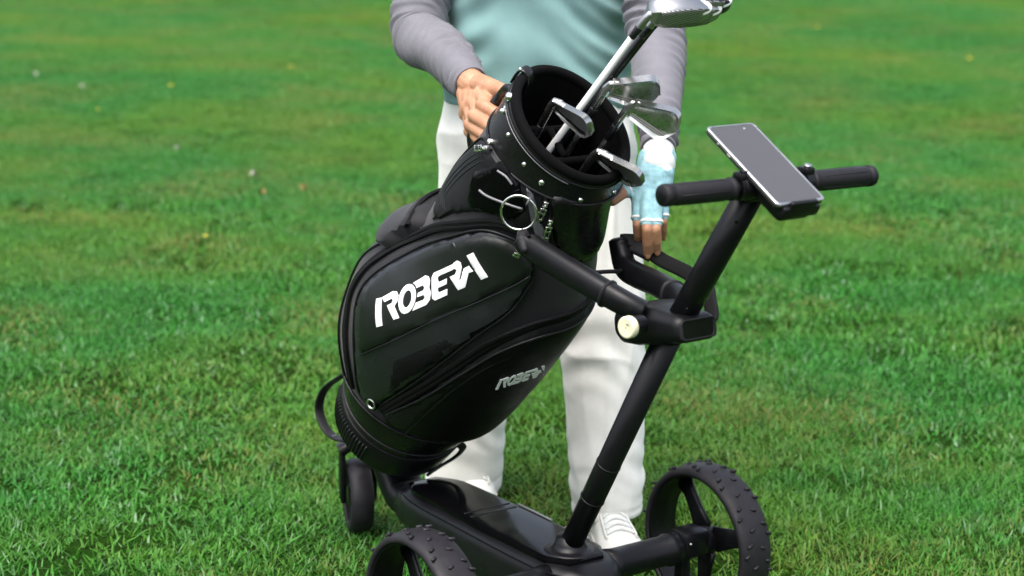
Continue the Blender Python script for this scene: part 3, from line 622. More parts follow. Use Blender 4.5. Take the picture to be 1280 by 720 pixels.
def zip_band(pts, h, par, w=.007):
    Q = catmull(np.array([(a, p * KS) for a, p in pts]), 7); P = bag_p(Q[:, 0], Q[:, 1] / KS, h); N = np.array([(math.cos(R(p/KS)), -math.sin(R(p/KS)), 0) for p in Q[:, 1]])
    T = frames(P)[0]; S = np.cross(T, N); S /= np.linalg.norm(S, axis=1)[:, None]
    rings = []
    for p, s, nn in zip(P, S, N): rings.append(np.array([p - s*w - nn*.004, p - s*w + nn*.001, p - s*w*.55 + nn*.0025, p - s*.0012 + nn*.0022, p + nn*.0008, p + s*.0012 + nn*.0022, p + s*w*.55 + nn*.0025, p + s*w + nn*.001, p + s*w - nn*.004]))
    z = mesh_obj('zip_tape', *loft(rings), 'strap_black', par, angle=60)
    mesh_obj('zip_coil', *tube(P + N*.0016, .0011, 6), 'gloss_black', z)
    return z

# shell
na = 60; nph = 120
As = np.linspace(.10, .80, na); Ph = np.linspace(-130, 230, nph, endpoint=False)
rings = [bag_p(np.full(nph, a), Ph, 0) for a in As]
W = np.concatenate(rings); dn = .0022 * ridge_noise(W, 3, 26) + .0008 * ridge_noise(W, 5, 80)
nn_ = W.copy(); nn_[:, 2] = 0; nn_ /= np.linalg.norm(nn_, axis=1)[:, None]; W = W + nn_ * dn[:, None]
mesh_obj('shell', *loft([W[i*nph:(i+1)*nph] for i in range(na)], False), 'nylon', bag)
# moulded foot of the bag
mesh_obj('base_cup', *loft([bag_p(np.full(nph, a), Ph, h) for a, h in ((.060, -.05), (.058, -.008), (.062, .000), (.085, .004), (.10, .006), (.135, .0065), (.160, .006), (.168, .004), (.170, -.006))], True), 'leather', bag, angle=60)
piping('base_piping', [(.171, p) for p in range(-130, 230, 12)], .004, .0028, 'piping', bag, True, 3)
piping('base_piping', [(.118, p) for p in range(-130, 230, 12)], .007, .0022, 'piping', bag, True, 3)

# ---- side pocket with the lettering
SIDE = [(.203, 83), (.28, 91), (.337, 99), (.377, 105), (.421, 109), (.47, 109), (.54, 103), (.621, 84), (.68, 66), (.699, 48), (.695, 34), (.676, 23), (.645, 19), (.612, 21), (.577, 24), (.513, 34), (.434, 43), (.346, 52), (.253, 62), (.206, 69)]
side = patch('side_pocket', SIDE, .010, .012, 'panel_grey', bag, 0, .010, 5, wr=.0012, seed=11)
LOGO_P = [(.315, 86), (.354, 95), (.39, 100), (.432, 104), (.48, 104), (.551, 96), (.627, 78), (.675, 63), (.692, 48), (.687, 35), (.67, 26), (.653, 23), (.576, 43), (.487, 61), (.399, 74)]
patch('lettered_panel', [(a, p) for a, p in LOGO_P], .0055, .006, 'weave', side, .0085, .010, 4, sink=.002, wr=.0007, seed=4)
patch('mesh_panel', [(.276, 63), (.335, 67), (.364, 68), (.388, 64), (.480, 49), (.464, 44), (.415, 48), (.351, 56)], .0022, .004, 'mesh', side, .0095, .010, 0, sink=.002)
for k, ps in LOGO.items():
    for p in ps: tag(patch('letter', p, .0010, .001, 'letter_white', side, .0150, .006, 0, sink=.0020))
piping('pocket_piping', SIDE, .0055, .0026, 'piping', side, True)
piping('panel_seam', [(.653, 23), (.576, 43), (.487, 61), (.399, 74), (.315, 86)], .0135, .0014, 'piping', side)
zip_band([(.190, 92), (.263, 100), (.316, 109), (.358, 115), (.408, 118), (.457, 120), (.526, 117), (.60, 100), (.655, 82), (.70, 64), (.716, 47), (.708, 32)], .005, side, .008)
piping('front_piping', [(.18, 104), (.25, 112), (.32, 123), (.38, 130), (.44, 132), (.50, 128), (.55, 118)], .003, .0024, 'piping', bag)

# ---- ball pocket on the cart side
BALL = [(.190, 62), (.311, 48), (.419, 35), (.502, 23), (.552, 7), (.566, -12), (.560, -40), (.54, -66), (.48, -84), (.38, -92), (.27, -90), (.21, -74), (.185, -45), (.180, -10), (.184, 20), (.186, 42)]
ball = patch('ball_pocket', BALL, .016, .016, 'pocket_black', bag, 0, .011, 5, wr=.0010, seed=8)
patch('pocket_facing', [(.205, 58), (.311, 45), (.40, 33), (.36, 34), (.27, 38), (.198, 42)], .004, .006, 'leather_matte', ball, .0125, .010, 2, sink=.002)
zip_band([(.206, 63), (.311, 50.5), (.419, 37.5), (.502, 25.5), (.556, 9), (.571, -12), (.565, -40)], .0075, ball, .009)
piping('pocket_piping', [(.215, 59), (.311, 45.5), (.419, 32.5), (.497, 20.5), (.540, 6), (.551, -12), (.547, -40), (.53, -64)], .0155, .0022, 'piping', ball)
piping('pocket_seam', [(.186, 42), (.27, 38), (.36, 33), (.44, 24), (.49, 14)], .0155, .0016, 'piping', ball)
ms = []
for p in SMALL_LOGO:
    Q = np.array([(a, q_ * KS) for a, q_ in p])
    r_ = geometry.delaunay_2d_cdt([Vector(v) for v in Q], [(i, (i+1) % len(Q)) for i in range(len(Q))], [], 1, 1e-7)
    P2 = np.array([tuple(v) for v in r_[0]]); top = bag_p(P2[:, 0], P2[:, 1]/KS, .0172); bot = bag_p(P2[:, 0], P2[:, 1]/KS, .0140); k = len(top)
    F = [tuple(f) for f in r_[2]]; F += [tuple(i + k for i in f[::-1]) for f in r_[2]] + [(i, (i+1) % len(Q), (i+1) % len(Q) + k, i + k) for i in range(len(Q))]
    ms.append((list(top) + list(bot), F))
tag(mesh_obj('lettering', *join(*ms), 'letter_white', ball, smooth=False), kind='stuff')

# ---- front accessory pouch
pouch = patch('front_pouch', [(.468, 122), (.466, 150), (.470, 182), (.505, 186), (.545, 182), (.556, 150), (.552, 124), (.51, 119)], .032, .013, 'nylon', bag, 0, .009, 4, wr=.002, seed=2)
zip_band([(.538, 121), (.546, 138), (.548, 158), (.542, 178)], .026, pouch, .006)
piping('pouch_piping', [(.476, 123), (.474, 150), (.478, 178)], .026, .002, 'piping', pouch)

# ---- upper side panel with its moulded window
UP = [(.600, 108), (.615, 124), (.652, 134), (.722, 128), (.785, 115), (.800, 95), (.800, 71), (.790, 54), (.765, 40), (.734, 31), (.722, 39), (.722, 54), (.703, 73), (.655, 92)]
upper = patch('upper_panel', UP, .007, .008, 'leather_matte', bag, 0, .009, 3, wr=.0012, seed=21)
patch('window_frame', [(.700, 88), (.745, 97), (.803, 82), (.803, 72), (.796, 59), (.761, 45), (.733, 49), (.727, 60), (.696, 82)], .004, .006, 'gloss_black', upper, .006, .009, 0)
patch('window', [(.708, 85), (.745, 92), (.795, 80), (.796, 70), (.788, 60), (.760, 49), (.742, 53), (.737, 62), (.706, 80)], .0012, .004, 'gloss_black', upper, .0095, .009, 0)
piping('trim_line', [(.738, 82), (.742, 75), (.754, 62), (.764, 48)], .0115, .0022, 'line_silver', upper)
piping('trim_line', [(.792, 78), (.796, 70), (.792, 63)], .0105, .0020, 'line_silver', upper)
piping('panel_piping', UP[:6], .004, .0024, 'piping', upper)
for k in (4, 9, 14):
    piping('quilting_seam', [(.625 + k*.0012, 112 - k*.9), (.655, 124 - k), (.722, 119 - k*.95), (.775, 108 - k*.9)], .0066, .0011, 'piping', upper)
# webbing tab, D ring and carry ring
patch('webbing_tab', [(.799, 53), (.792, 46), (.716, 19), (.706, 24), (.745, 38)], .0025, .003, 'webbing', bag, .007, .010, 0)
def surf_frame(a, ph, h=0.0):
    p = bag_p(a, ph, h); n_ = np.array([math.cos(R(ph)), -math.sin(R(ph)), 0]); up = np.array([0, 0, 1.]); return p, n_, up, np.cross(up, n_)
p, n_, up, rt = surf_frame(.764, 49, .024)
vw = nrm(n_*1.0 + np.array([.475, -.572, .669])*.9); e_rt = nrm(np.cross((0, 0, 1), vw)); e_up = np.cross(vw, e_rt); t = np.linspace(0, 2*np.pi, 48, endpoint=False)
ring_o = mesh_obj('towel_ring', *tube(p + .0285*(np.cos(t)[:, None]*e_rt + np.sin(t)[:, None]*(e_up)), .0021, 10, closed=True), 'nickel', bag)
q_ = surf_frame(.787, 47, .014)[0]; mesh_obj('ring_loop', *tube([q_ + (0, 0, .006), q_ + n_*.006, q_ - (0, 0, .010)], (.004, .002), 8), 'webbing', bag)
# zip pulls
def pull(a, ph, h, tilt, L, par):
    p, n_, up, rt = surf_frame(a, ph, h); d = nrm(-up*math.cos(R(tilt)) + rt*math.sin(R(tilt))); s = np.cross(n_, d); w = .0054
    ring = lambda c, ww, th: [c + s*ww + n_*th, c - s*ww + n_*th, c - s*ww - n_*th, c + s*ww - n_*th]
    m = [rbox(p, (.010, .008, .007), .0015, np.stack([d, s, n_], 1)), tube([p + d*.002 + n_*.005, p + d*.008 + n_*.006], (.0022, .0014), 8)]
    c = [rbox(p + d*(.008 + L*.5) + n_*.004 + s*w*k, (L*.82, .0024, .0018), .0006, np.stack([d, s, n_], 1)) for k in (-.7, .7)] + [rbox(p + d*(.008 + L*q2) + n_*.004, (.004, w*2.1, .0018), .0006, np.stack([d, s, n_], 1)) for q2 in (.08, .42, .94)]
    z = mesh_obj('zip_slider', *join(*m), 'nickel', par, angle=40); mesh_obj('zip_pull', *join(*c), 'nickel', z, angle=40)
pull(.790, 35, .010, 4, .026, bag); pull(.758, 25.5, .010, 10, .028, bag); pull(.694, 37, .012, 4, .018, side); pull(.800, 97, .012, -42, .024, upper)
# grommet
p, n_, up, rt = surf_frame(.213, 71, .011)
gro = mesh_obj('grommet', *revolve([(.0065, -.004), (.0065, .0005), (.008, .0022), (.0115, .0022), (.0135, .0005), (.0135, -.004)], 32, p, n_), 'gloss_black', bag)
mesh_obj('grommet_ring', *revolve([(.0068, .0012), (.0080, .0030), (.0098, .0030), (.0108, .0018)], 32, p, n_), 'nickel', gro)
mesh_obj('grommet_hole', *revolve([(.0001, .0002), (.0064, .0002)], 24, p, n_), 'lining', gro)
# leather pad below the collar, on the cart side
pad = patch('leather_pad', [(.805, 33), (.806, 0), (.805, -45), (.76, -52), (.70, -50), (.672, -38), (.669, -19), (.683, -2), (.707, 11), (.746, 22)], .011, .012, 'leather', bag, .002, .008, 3, wr=.0012, seed=31)
piping('pad_piping', [(.80, 33), (.746, 23), (.707, 12), (.682, -1), (.667, -19), (.670, -38), (.70, -51), (.76, -53)], .005, .0026, 'piping', pad)
# throat: side strip beside the pad
piping('throat_zip', [(.80, 37), (.76, 33), (.72, 26), (.69, 17)], .004, .004, 'strap_black', bag)

# ---- collar: padded rim, leather band, rivets, dividers
def rim_pt(t, r, dz=0.0):
    c, s = math.cos(t), -math.sin(t); return np.array([.001 + r*c, .005 + r*s, .855 - .187*r*c - .126*r*s + dz])
def low_pt(t, r, dz=0.0):
    c, s = math.cos(t), -math.sin(t); return np.array([.003 + r*c, .003 + r*s, .795 + .028*r*c - .023*r*s + dz])
nc = 96; ts = np.linspace(0, 2*np.pi, nc, endpoint=False)
def band(k, rl, ru, t): a = low_pt(t, rl); b = rim_pt(t, ru); return a + (b - a)*k
rings = [np.array([low_pt(t, .112, -.002) for t in ts]), np.array([low_pt(t, .1185, -.004) for t in ts]), np.array([low_pt(t, .1205, 0) for t in ts])]
for k in np.linspace(.08, .92, 8): rings.append(np.array([band(k, .1205, .1135, t) for t in ts]) + .0006*ridge_noise(np.array([band(k, .12, .11, t) for t in ts]), 9, 60)[:, None])
rings += [np.array([rim_pt(t, .1125) for t in ts])]
collar = mesh_obj('collar', *loft(rings, False), 'leather', bag)
mesh_obj('rim_pad', *tube(np.array([rim_pt(t, .1055, .002) for t in ts]), (.0095, .0085), 16, closed=True), 'lining', collar)
mesh_obj('lower_piping', *tube(np.array([low_pt(t, .1212, .001) for t in ts]), .0022, 8, closed=True), 'piping', collar)
mesh_obj('upper_piping', *tube(np.array([band(.86, .1205, .1135, t) * (1.006, 1.006, 1) for t in ts]), .0017, 8, closed=True), 'piping', collar)
mesh_obj('silver_piping', *tube(np.array([band(.80, .1210, .1145, t) * (1.008, 1.008, 1) for t in np.linspace(R(28), R(118), 40)]), .0009, 6), 'line_silver', collar)
def rivet(ph, k, r=.0042):
    t = R(ph); p = band(k, .1205, .1135, t); n_ = np.array([math.cos(t), -math.sin(t), .08]); mesh_obj('rivet', *revolve([(r, -.001), (r*.95, .0012), (r*.7, .0026), (r*.3, .0032), (.0001, .0033)], 20, p, n_), 'nickel', collar)
for ph, k in ((92, .62), (66, .48), (47, .36), (12, .25), (115, .75), (-25, .3), (150, .6), (-70, .4), (-120, .5), (-160, .5)): rivet(ph, k, .0052 if ph == 47 else .0042)
# lining of the throat and the divider bars
rings = [np.array([rim_pt(t, .099, .001) for t in ts]), np.array([rim_pt(t, .097, -.03) for t in ts]), np.array([low_pt(t, .098, -.02) for t in ts]), np.array([(.092*math.cos(t), -.092*math.sin(t), .62) for t in ts]), np.array([(.090*math.cos(t), -.090*math.sin(t), .20) for t in ts]), np.array([(.0005*math.cos(t), -.0005*math.sin(t), .195) for t in ts])]
mesh_obj('throat_lining', *loft(rings, False), 'lining', collar)
for x in (-.035, .030):
    L = math.sqrt(.097**2 - x*x); P = np.array([(x, y, .815 - .10*x - .06*y - .010*math.cos(y/L*1.5)) for y in np.linspace(-L, L, 12)])
    mesh_obj('divider_bar', *tube(P, (.0075, .0065), 12), 'lining', collar)
    dv = mesh_obj('divider_sheet', *loft([np.stack([np.full(12, x - .001), P[:, 1], P[:, 2] - .003], -1), np.stack([np.full(12, x - .001), P[:, 1]*.97, np.full(12, .30)], -1), np.stack([np.full(12, x + .001), P[:, 1]*.97, np.full(12, .30)], -1), np.stack([np.full(12, x + .001), P[:, 1], P[:, 2] - .003], -1)], False, False), 'lining', collar)
P = np.array([(x, .0, .812 - .10*x) for x in np.linspace(-.03, .026, 6)]); mesh_obj('divider_bar', *tube(P, .006, 10), 'lining', collar)
# loop tab over the rim and the lift handle the hand holds
t0 = R(150); rad = np.array([math.cos(t0), -math.sin(t0), 0]); tan = np.array([-math.sin(t0), -math.cos(t0), 0])
P = catmull([rim_pt(t0, .1195, -.022), rim_pt(t0, .1185, -.002), rim_pt(t0, .113, .0115), rim_pt(t0, .1015, .0120), rim_pt(t0, .0935, .000), rim_pt(t0, .0935, -.02)], 5)
mesh_obj('rim_tab', *tube(P, (.0105, .0022), 10, sq=4, fixed_up=tan), 'leather', collar)
P = catmull([rim_pt(t0, .1215, -.018), rim_pt(t0, .122, -.008)], 3); mesh_obj('tab_stud', *ellipsoid(rim_pt(t0 - .06, .1165, .010), (.003, .003, .003)), 'nickel', collar)
hp = [bag_p(a, ph, h) for a, ph, h in ((.818, 164, .002), (.814, 166, .016), (.782, 169, .025), (.740, 165, .024), (.702, 160, .020), (.684, 157, .002))]
hd = mesh_obj('lift_handle', *tube(catmull(hp, 6), (.0085, .0062), 14, sq=3, up=(0, 0, 1)), 'leather', bag)
for t, k, r in ((R(119), .95, .0075), (R(113), .70, .0045), (R(104), .06, .0055)):
    p = band(k, .1205, .1135, t); n_ = np.array([math.cos(t), -math.sin(t), 0]); mesh_obj('handle_stud', *revolve([(r, -.004), (r, .004), (r*.75, .0065), (.0001, .0075)], 20, p, n_), 'nickel', hd)

# ================================================================ clubs standing in the bag, heads up
def golf_club(pos, toe, label, shaft='steel', head=1.0, lean=(0, 0), spin=1, thick=1.0, ferrule=.03, dark=False):
    """pos: heel in the bag frame; toe: (x, y) direction of the toe; lean: drift of the shaft per metre down the bag"""
    c = empty('golf_club', label=label, cat='golf club', group='clubs standing in the golf bag')
    z = nrm(np.array([lean[0], lean[1], 1.0])); x = np.array([toe[0], toe[1], 0.]); x = nrm(x - z*(x @ z)); y = np.cross(z, x) * spin; x2 = x
    Mx = Matrix([list(r) for r in np.stack([x2, y if spin > 0 else y, z], 1)]).to_4x4()
    if spin < 0: Mx = Matrix([list(r) for r in np.stack([x2, -y, z], 1)]).to_4x4()
    c.matrix_world = BAG_W @ Matrix.Translation(pos) @ Mx
    s = head; m, n = 20, 9
    def outline(u):
        sole = np.array([.004 + .076*u, .008 + .030*u**1.15 - .008*u**6]); top = np.array([.006 + .070*u, -.020 - .006*u])
        if u > .72:                                        # round the toe
            k = (u - .72)/.28; rr = math.sqrt(max(0, 1 - k*k)); mid = (sole + top)/2 + np.array([.006*k, .004]); sole = mid + (sole - mid)*(.18 + .82*rr); top = mid + (top - mid)*(.18 + .82*rr)
        return top*s, sole*s
    loft_t = math.tan(R(26)) * spin
    def grid(side):
        V = []
        for i in range(m):
            u = i/(m-1); t0_, s0 = outline(u)
            for j in range(n):
                v = j/(n-1); p = t0_ + (s0 - t0_)*v; th = (.0022 + .0085*v**2.2 * thick) * s
                e = min(1, min(v, 1-v)/.12); e2 = min(1, (1-u)/.10)
                if side * spin > 0: yy = th*.35
                else: yy = -th - 0.0*e; yy += (.0042*s*min(e, e2) * (1 - .5*v)) if 0 < u < 1 else 0
                V.append((p[0], yy + loft_t*(p[1])*.8 - .002, p[1]))
        return np.array(V)
    A_, B_ = grid(1), grid(-1); F1 = [(i*n+j, (i+1)*n+j, (i+1)*n+j+1, i*n+j+1) for i in range(m-1) for j in range(n-1)]
    k = m*n; rimi = [i*n for i in range(m)] + [(m-1)*n + j for j in range(1, n)] + [i*n + n-1 for i in range(m-2, -1, -1)] + [j for j in range(n-2, 0, -1)]
    Fw = [(a, b, b + k, a + k) for a, b in zip(rimi, rimi[1:] + rimi[:1])]
    fa, fb = [(f) for f in F1], [tuple(i + k for i in f) for f in F1]
    hd_ = mesh_obj('club_head', list(A_) + list(B_), fa + fb + Fw, None, c, angle=35, mats=['club_dark' if dark else 'chrome', 'club_face'], fm=([1]*len(fa) + [0]*(len(fb) + len(Fw))))
    mesh_obj('hosel', *join(*chain([(0, 0, -.055*s), (0, 0, -.012), (.003, -.001, .000), (.012*s, -.002, .006*s)], [.0062, .0066, .0066, .0052])), 'club_dark' if dark else 'chrome', c)
    mesh_obj('ferrule', *cyl((0, 0, -.055*s - ferrule), (0, 0, -.053*s), .0063, 16, .1, .0068), 'shaft_black', c)
    L = pos[2] - (.16 if abs(lean[0]) + abs(lean[1]) < .1 else .50)
    mesh_obj('shaft', *cyl((0, 0, -L), (0, 0, -.055*s - ferrule + .001), .0075 if shaft != 'steel' else .0055, 16, .1, .0058 if shaft != 'steel' else .0048), {'white': 'shaft_white', 'black': 'shaft_black', 'steel': 'steel'}[shaft], c)
    return c
golf_club((-.026, -.030, .889), (.95, .32), 'chrome iron with its head low inside the bag mouth, nearest the bag handle', spin=-1, head=1.05, lean=(-.03, 0))
golf_club((-.006, .043, .940), (.40, .92), 'iron with grooved grey face right of the white shaft', spin=1, head=1.04, lean=(0, .02))
golf_club((.028, .074, .930), (.80, .60), 'iron whose dark face hangs below the other irons beside the grey sleeve', spin=1, head=1.04, dark=False, lean=(.03, .03))
golf_club((.056, .028, .852), (.84, .54), 'lowest iron, lying over the front rim above the gloved hand', spin=-1, head=1.10, lean=(.06, .03))

def tall_club(pos, toe, label, shaft, lean, Lh=.115, dark=False):
    """a hybrid: pear-shaped head with grooved face and pale sole plate"""
    c = empty('golf_club', label=label, cat='golf club', group='clubs standing in the golf bag')
    z = nrm(np.array([lean[0], lean[1], 1.0])); x = np.array([toe[0], toe[1], 0.]); x = nrm(x - z*(x @ z)); y = np.cross(z, x)
    c.matrix_world = BAG_W @ Matrix.Translation(pos) @ Matrix([list(r) for r in np.stack([x, y, z], 1)]).to_4x4()
    d = nrm(np.array([1, 0, .30])); up = nrm(np.array([-.30, 0, 1])); n = 40; rings = []
    us = np.linspace(0, 1, 26)**1.0
    for u in us:
        e = (max(0, 1 - abs(2*u**.85 - 1)**2.4))**.5; ry = .004*(1-u) + .027*e; rz = .004*(1-u) + .019*e
        a = np.linspace(0, 2*np.pi, n, endpoint=False); ca, sa = np.cos(a), np.sin(a)
        yy = ry*np.sign(ca)*np.abs(ca)**.8; zz = rz*np.sign(sa)*np.abs(sa)**.8
        yy = np.maximum(yy, -ry*.72) ; o = d*(Lh*u) + up*(.006*math.sin(u*3.1))
        rings.append(o + yy[:, None]*np.array([0, 1, 0]) + zz[:, None]*up)
    hd_ = mesh_obj('club_head', *loft(rings), 'club_dark' if dark else 'steel', c, angle=50)
    # grooved face plate on the flat side
    rg = []
    for u in np.linspace(.08, .74, 14):
        e = (max(0, 1 - abs(2*u**.85 - 1)**2.4))**.5; ry = .004*(1-u) + .027*e; rz = (.004*(1-u) + .019*e)*.80
        rg.append(np.array([d*(Lh*u) + up*(.006*math.sin(u*3.1) + rz*t) + np.array([0, -ry*.72 - h, 0]) for t, h in ((-1, -.001), (-.98, .0012), (-.5, .0014), (0, .0014), (.5, .0014), (.98, .0012), (1, -.001))]))
    mesh_obj('face_plate', *loft(rg, False, False), 'club_face', hd_)
    M_ = np.stack([d, np.array([0, -.80, 0])*1.0 + up*.0, up], 1); nn = nrm(np.array([0, -.55, 0]) + up*.83); s2 = np.cross(nn, d)
    mesh_obj('sole_glint', *ellipsoid(d*Lh*.70 + up*.0135 + np.array([0, -.0075, 0]), (.027, .0135, .0048), np.stack([d, s2, nn], 1), 28), 'shaft_white', hd_)  # white insert: sky reflection on the chrome sole, put in as shape and colour
    mesh_obj('hosel', *join(*chain([(0, 0, -.030), (0, 0, -.010), (.002, 0, -.002), (.012, 0, .004)], [.0064, .0066, .0068, .0070])), 'club_dark' if dark else 'steel', c)
    mesh_obj('ferrule', *cyl((0, 0, -.050), (0, 0, -.028), .0058, 16, .1, .0068), 'shaft_black', c)
    mesh_obj('shaft', *cyl((0, 0, -(pos[2] - .50)), (0, 0, -.049), .0062, 18, .1, .0054), {'white': 'shaft_white', 'black': 'shaft_black'}[shaft], c)
    return c
tall_club((-.013, .052, 1.084), (.10, 1.0), 'tall club on a white shaft rising above all the irons', 'white', (-.03, .20))
tall_club((-.020, .082, 1.076), (.10, 1.0), 'tall club on a black shaft pressed against the white shaft', 'black', (.0, .20))
tall_club((-.030, .106, 1.086), (.10, 1.0), 'tall club with a dark rounded head, farthest right of all the heads', 'black', (-.02, .24), dark=True)

# ================================================================ person behind the bag (world coordinates relative to the feet)
PB = np.array([.06, 3.55, 0.0])
person = empty('person', tuple(PB), 0, 'person in teal shirt with grey sleeves and white trousers behind the bag', 'person')
def rel(P): return [np.asarray(p, float) - PB for p in P]
def pobj(name, V, F, mat, par=None, **kw): return mesh_obj(name, rel(V), F, mat, par or person, **kw)
A3 = lambda *p: np.array(p, float)
SH_R, EL_R, WR_R = A3(-.142, 3.520, 1.315), A3(-.178, 3.420, 1.002), A3(-.0725, 3.170, .9334)
SH_L, EL_L, WR_L = A3(.226, 3.505, 1.315), A3(.253, 3.320, 1.010), A3(.2448, 3.060, .8364)

# ---- skin: body core, arms and head as one surface; the hands finer, joined under the sleeves
core = [ellipsoid((.045, 3.525, 1.17), (.150, .085, .22)), ellipsoid((.045, 3.535, .93), (.145, .090, .14))]
core += chain([(.045, 3.50, 1.33), (.045, 3.485, 1.43), (.045, 3.465, 1.48)], [.075, .055, .052])
core += chain([SH_R, EL_R, WR_R], [.048, .038, .026]) + chain([SH_L, EL_L, WR_L], [.048, .038, .026])
core += chain([(-.04, 3.56, .88), (-.075, 3.64, .45), (-.084, 3.72, .09)], [.075, .055, .040]) + chain([(.12, 3.50, .88), (.175, 3.47, .42), (.1997, 3.44, .09)], [.075, .055, .040])
core += [ellipsoid((.045, 3.455, 1.585), (.074, .092, .105)), ellipsoid((.045, 3.415, 1.535), (.055, .060, .060)), capsule((.045, 3.362, 1.592), (.045, 3.345, 1.560), .009, .014), ellipsoid((.045, 3.362, 1.522), (.026, .012, .009))]
core += [ellipsoid((.045 + s*.076, 3.462, 1.575), (.010, .020, .030)) for s in (-1, 1)] + [ellipsoid((.045 + s*.031, 3.372, 1.612), (.022, .014, .008)) for s in (-1, 1)]
cV, cN, cF = remesh(core, .009, 4)
def finger(P, r): return chain(P, r)
hR = [capsule(WR_R + (WR_R - EL_R)*-.16, WR_R, .0255, .0255)]
KN = [A3(-.0540, 3.052, .9130), A3(-.0665, 3.055, .8949), A3(-.0745, 3.070, .8778), A3(-.0755, 3.086, .8640)]
PI_ = [A3(-.0276, 3.020, .9021), A3(-.0393, 3.013, .8828), A3(-.0486, 3.020, .8670), A3(-.0568, 3.035, .8553)]
DI = [A3(-.0199, 3.042, .9050), A3(-.0304, 3.036, .8853), A3(-.0397, 3.042, .8682), A3(-.0492, 3.054, .8572)]
TI = [A3(-.0311, 3.063, .9132), A3(-.0434, 3.059, .8930), A3(-.0520, 3.064, .8761), A3(-.0596, 3.072, .8650)]
rad = [(.0125, .0103, .0090, .0082), (.0130, .0106, .0092, .0084), (.0122, .0100, .0088, .0080), (.0112, .0088, .0078, .0070)]
wo = [A3(.014, -.008, -.004), A3(.004, -.006, -.010), A3(-.006, -.004, -.014), A3(-.014, 0, -.017)]
for k in range(4):
    hR += chain([WR_R + wo[k]*.9, KN[k] + A3(.006, .006, .002)], [.017, .0142])
    hR += finger([KN[k], PI_[k], DI[k], TI[k]], rad[k])
for k in range(3): hR += chain([(WR_R + wo[k] + KN[k])/2 + A3(0, 0, .002), (WR_R + wo[k+1] + KN[k+1])/2], [.0165, .016]) + chain([KN[k] + A3(.010, .010, 0), KN[k+1] + A3(.010, .010, 0)], [.013, .013])
hR += finger([WR_R + A3(.014, -.03, .004), A3(-.0380, 3.090, .9370), A3(-.0200, 3.050, .9385), A3(-.0100, 3.030, .930), A3(-.008, 3.022, .916)], [.019, .0165, .0125, .0110, .0098])
hR += chain([A3(-.040, 3.092, .934), KN[0] + A3(.008, .012, .0)], [.014, .0125])
hL = [capsule(WR_L + (EL_L - WR_L)*.16, WR_L, .0255, .0245)]
KNL = [A3(.2090, 2.990, .7688), A3(.2228, 2.978, .7663), A3(.2375, 2.981, .7656), A3(.2505, 2.993, .7711)]
PIL = [A3(.2075, 2.970, .7284), A3(.2215, 2.950, .7245), A3(.2362, 2.955, .7240), A3(.2490, 2.979, .7324)]
TIL = [A3(.2105, 2.993, .6985), A3(.2250, 2.972, .6800), A3(.2408, 2.977, .6845), A3(.2520, 3.002, .7045)]
radL = [(.0112, .0094, .0078), (.0115, .0097, .0080), (.0110, .0092, .0077), (.0098, .0082, .0068)]
woL = [A3(-.016, -.004, -.004), A3(-.006, -.008, -.004), A3(.004, -.008, -.004), A3(.013, -.004, -.003)]
palmL = []
for k in range(4): palmL += chain([WR_L + woL[k], KNL[k] + A3(0, .005, 0)], [.0155, .0125])
for k in range(3): palmL += chain([(WR_L + KNL[k])/2 + woL[k]*.5, (WR_L + KNL[k+1])/2 + woL[k+1]*.5], [.0150, .0150]) + chain([KNL[k] + A3(0, .008, .008), KNL[k+1] + A3(0, .008, .008)], [.012, .012])
THL = [A3(.2290, 3.045, .8148), A3(.2040, 3.012, .7900), A3(.1805, 2.988, .7780), A3(.1645, 2.978, .7665)]
hL += palmL
for k in range(4): hL += chain([KNL[k], PIL[k], PIL[k]*.45 + TIL[k]*.55 + A3(0, -.003, 0), TIL[k]], [radL[k][0], radL[k][1], radL[k][1]*.95, radL[k][2]])
hL += chain(THL, [.017, .0135, .0112, .0095]) + chain([THL[1], KNL[0] + A3(0, .01, .02)], [.011, .012])
rV, rN, rF = remesh(hR, .0019, 5); lV, lN, lF = remesh(hL, .0019, 5)
rV = rV + rN * (.00045 * ridge_noise(rV, 61, 260))[:, None]
body = pobj('body', *join((list(cV), cF), (list(rV), rF), (list(lV), lF)), 'skin')
for hand_t, hand_p in ((TIL, PIL), ):
    for k in range(4):                                    # nails
        d = nrm(hand_t[k] - hand_p[k]); n_ = nrm(A3(0, -1, .25) - d*(A3(0, -1, .25) @ d)); c = hand_t[k] + n_*(radL[k][2]*.86) + d*.002
        pobj('fingernail', *ellipsoid(c, (.0045, .0062, .0016), np.stack([np.cross(d, n_), d, n_], 1), 12), 'skin', body)
for s in (-1, 1): pobj('eye', *ellipsoid((.045 + s*.031, 3.3715, 1.598), (.012, .008, .008)), 'eye_white', body)
hv, hn, hf = remesh([ellipsoid((.045, 3.472, 1.605), (.082, .098, .102)), ellipsoid((.045, 3.50, 1.56), (.076, .068, .09))], .008, 3)
hv = hv + hn * (.003 * ridge_noise(hv, 12, 90))[:, None]; keep = [f for f in hf if not all((hv[i][1] < 3.415 and hv[i][2] < 1.655) for i in f)]
pobj('hair', list(hv), keep, 'hair', body)

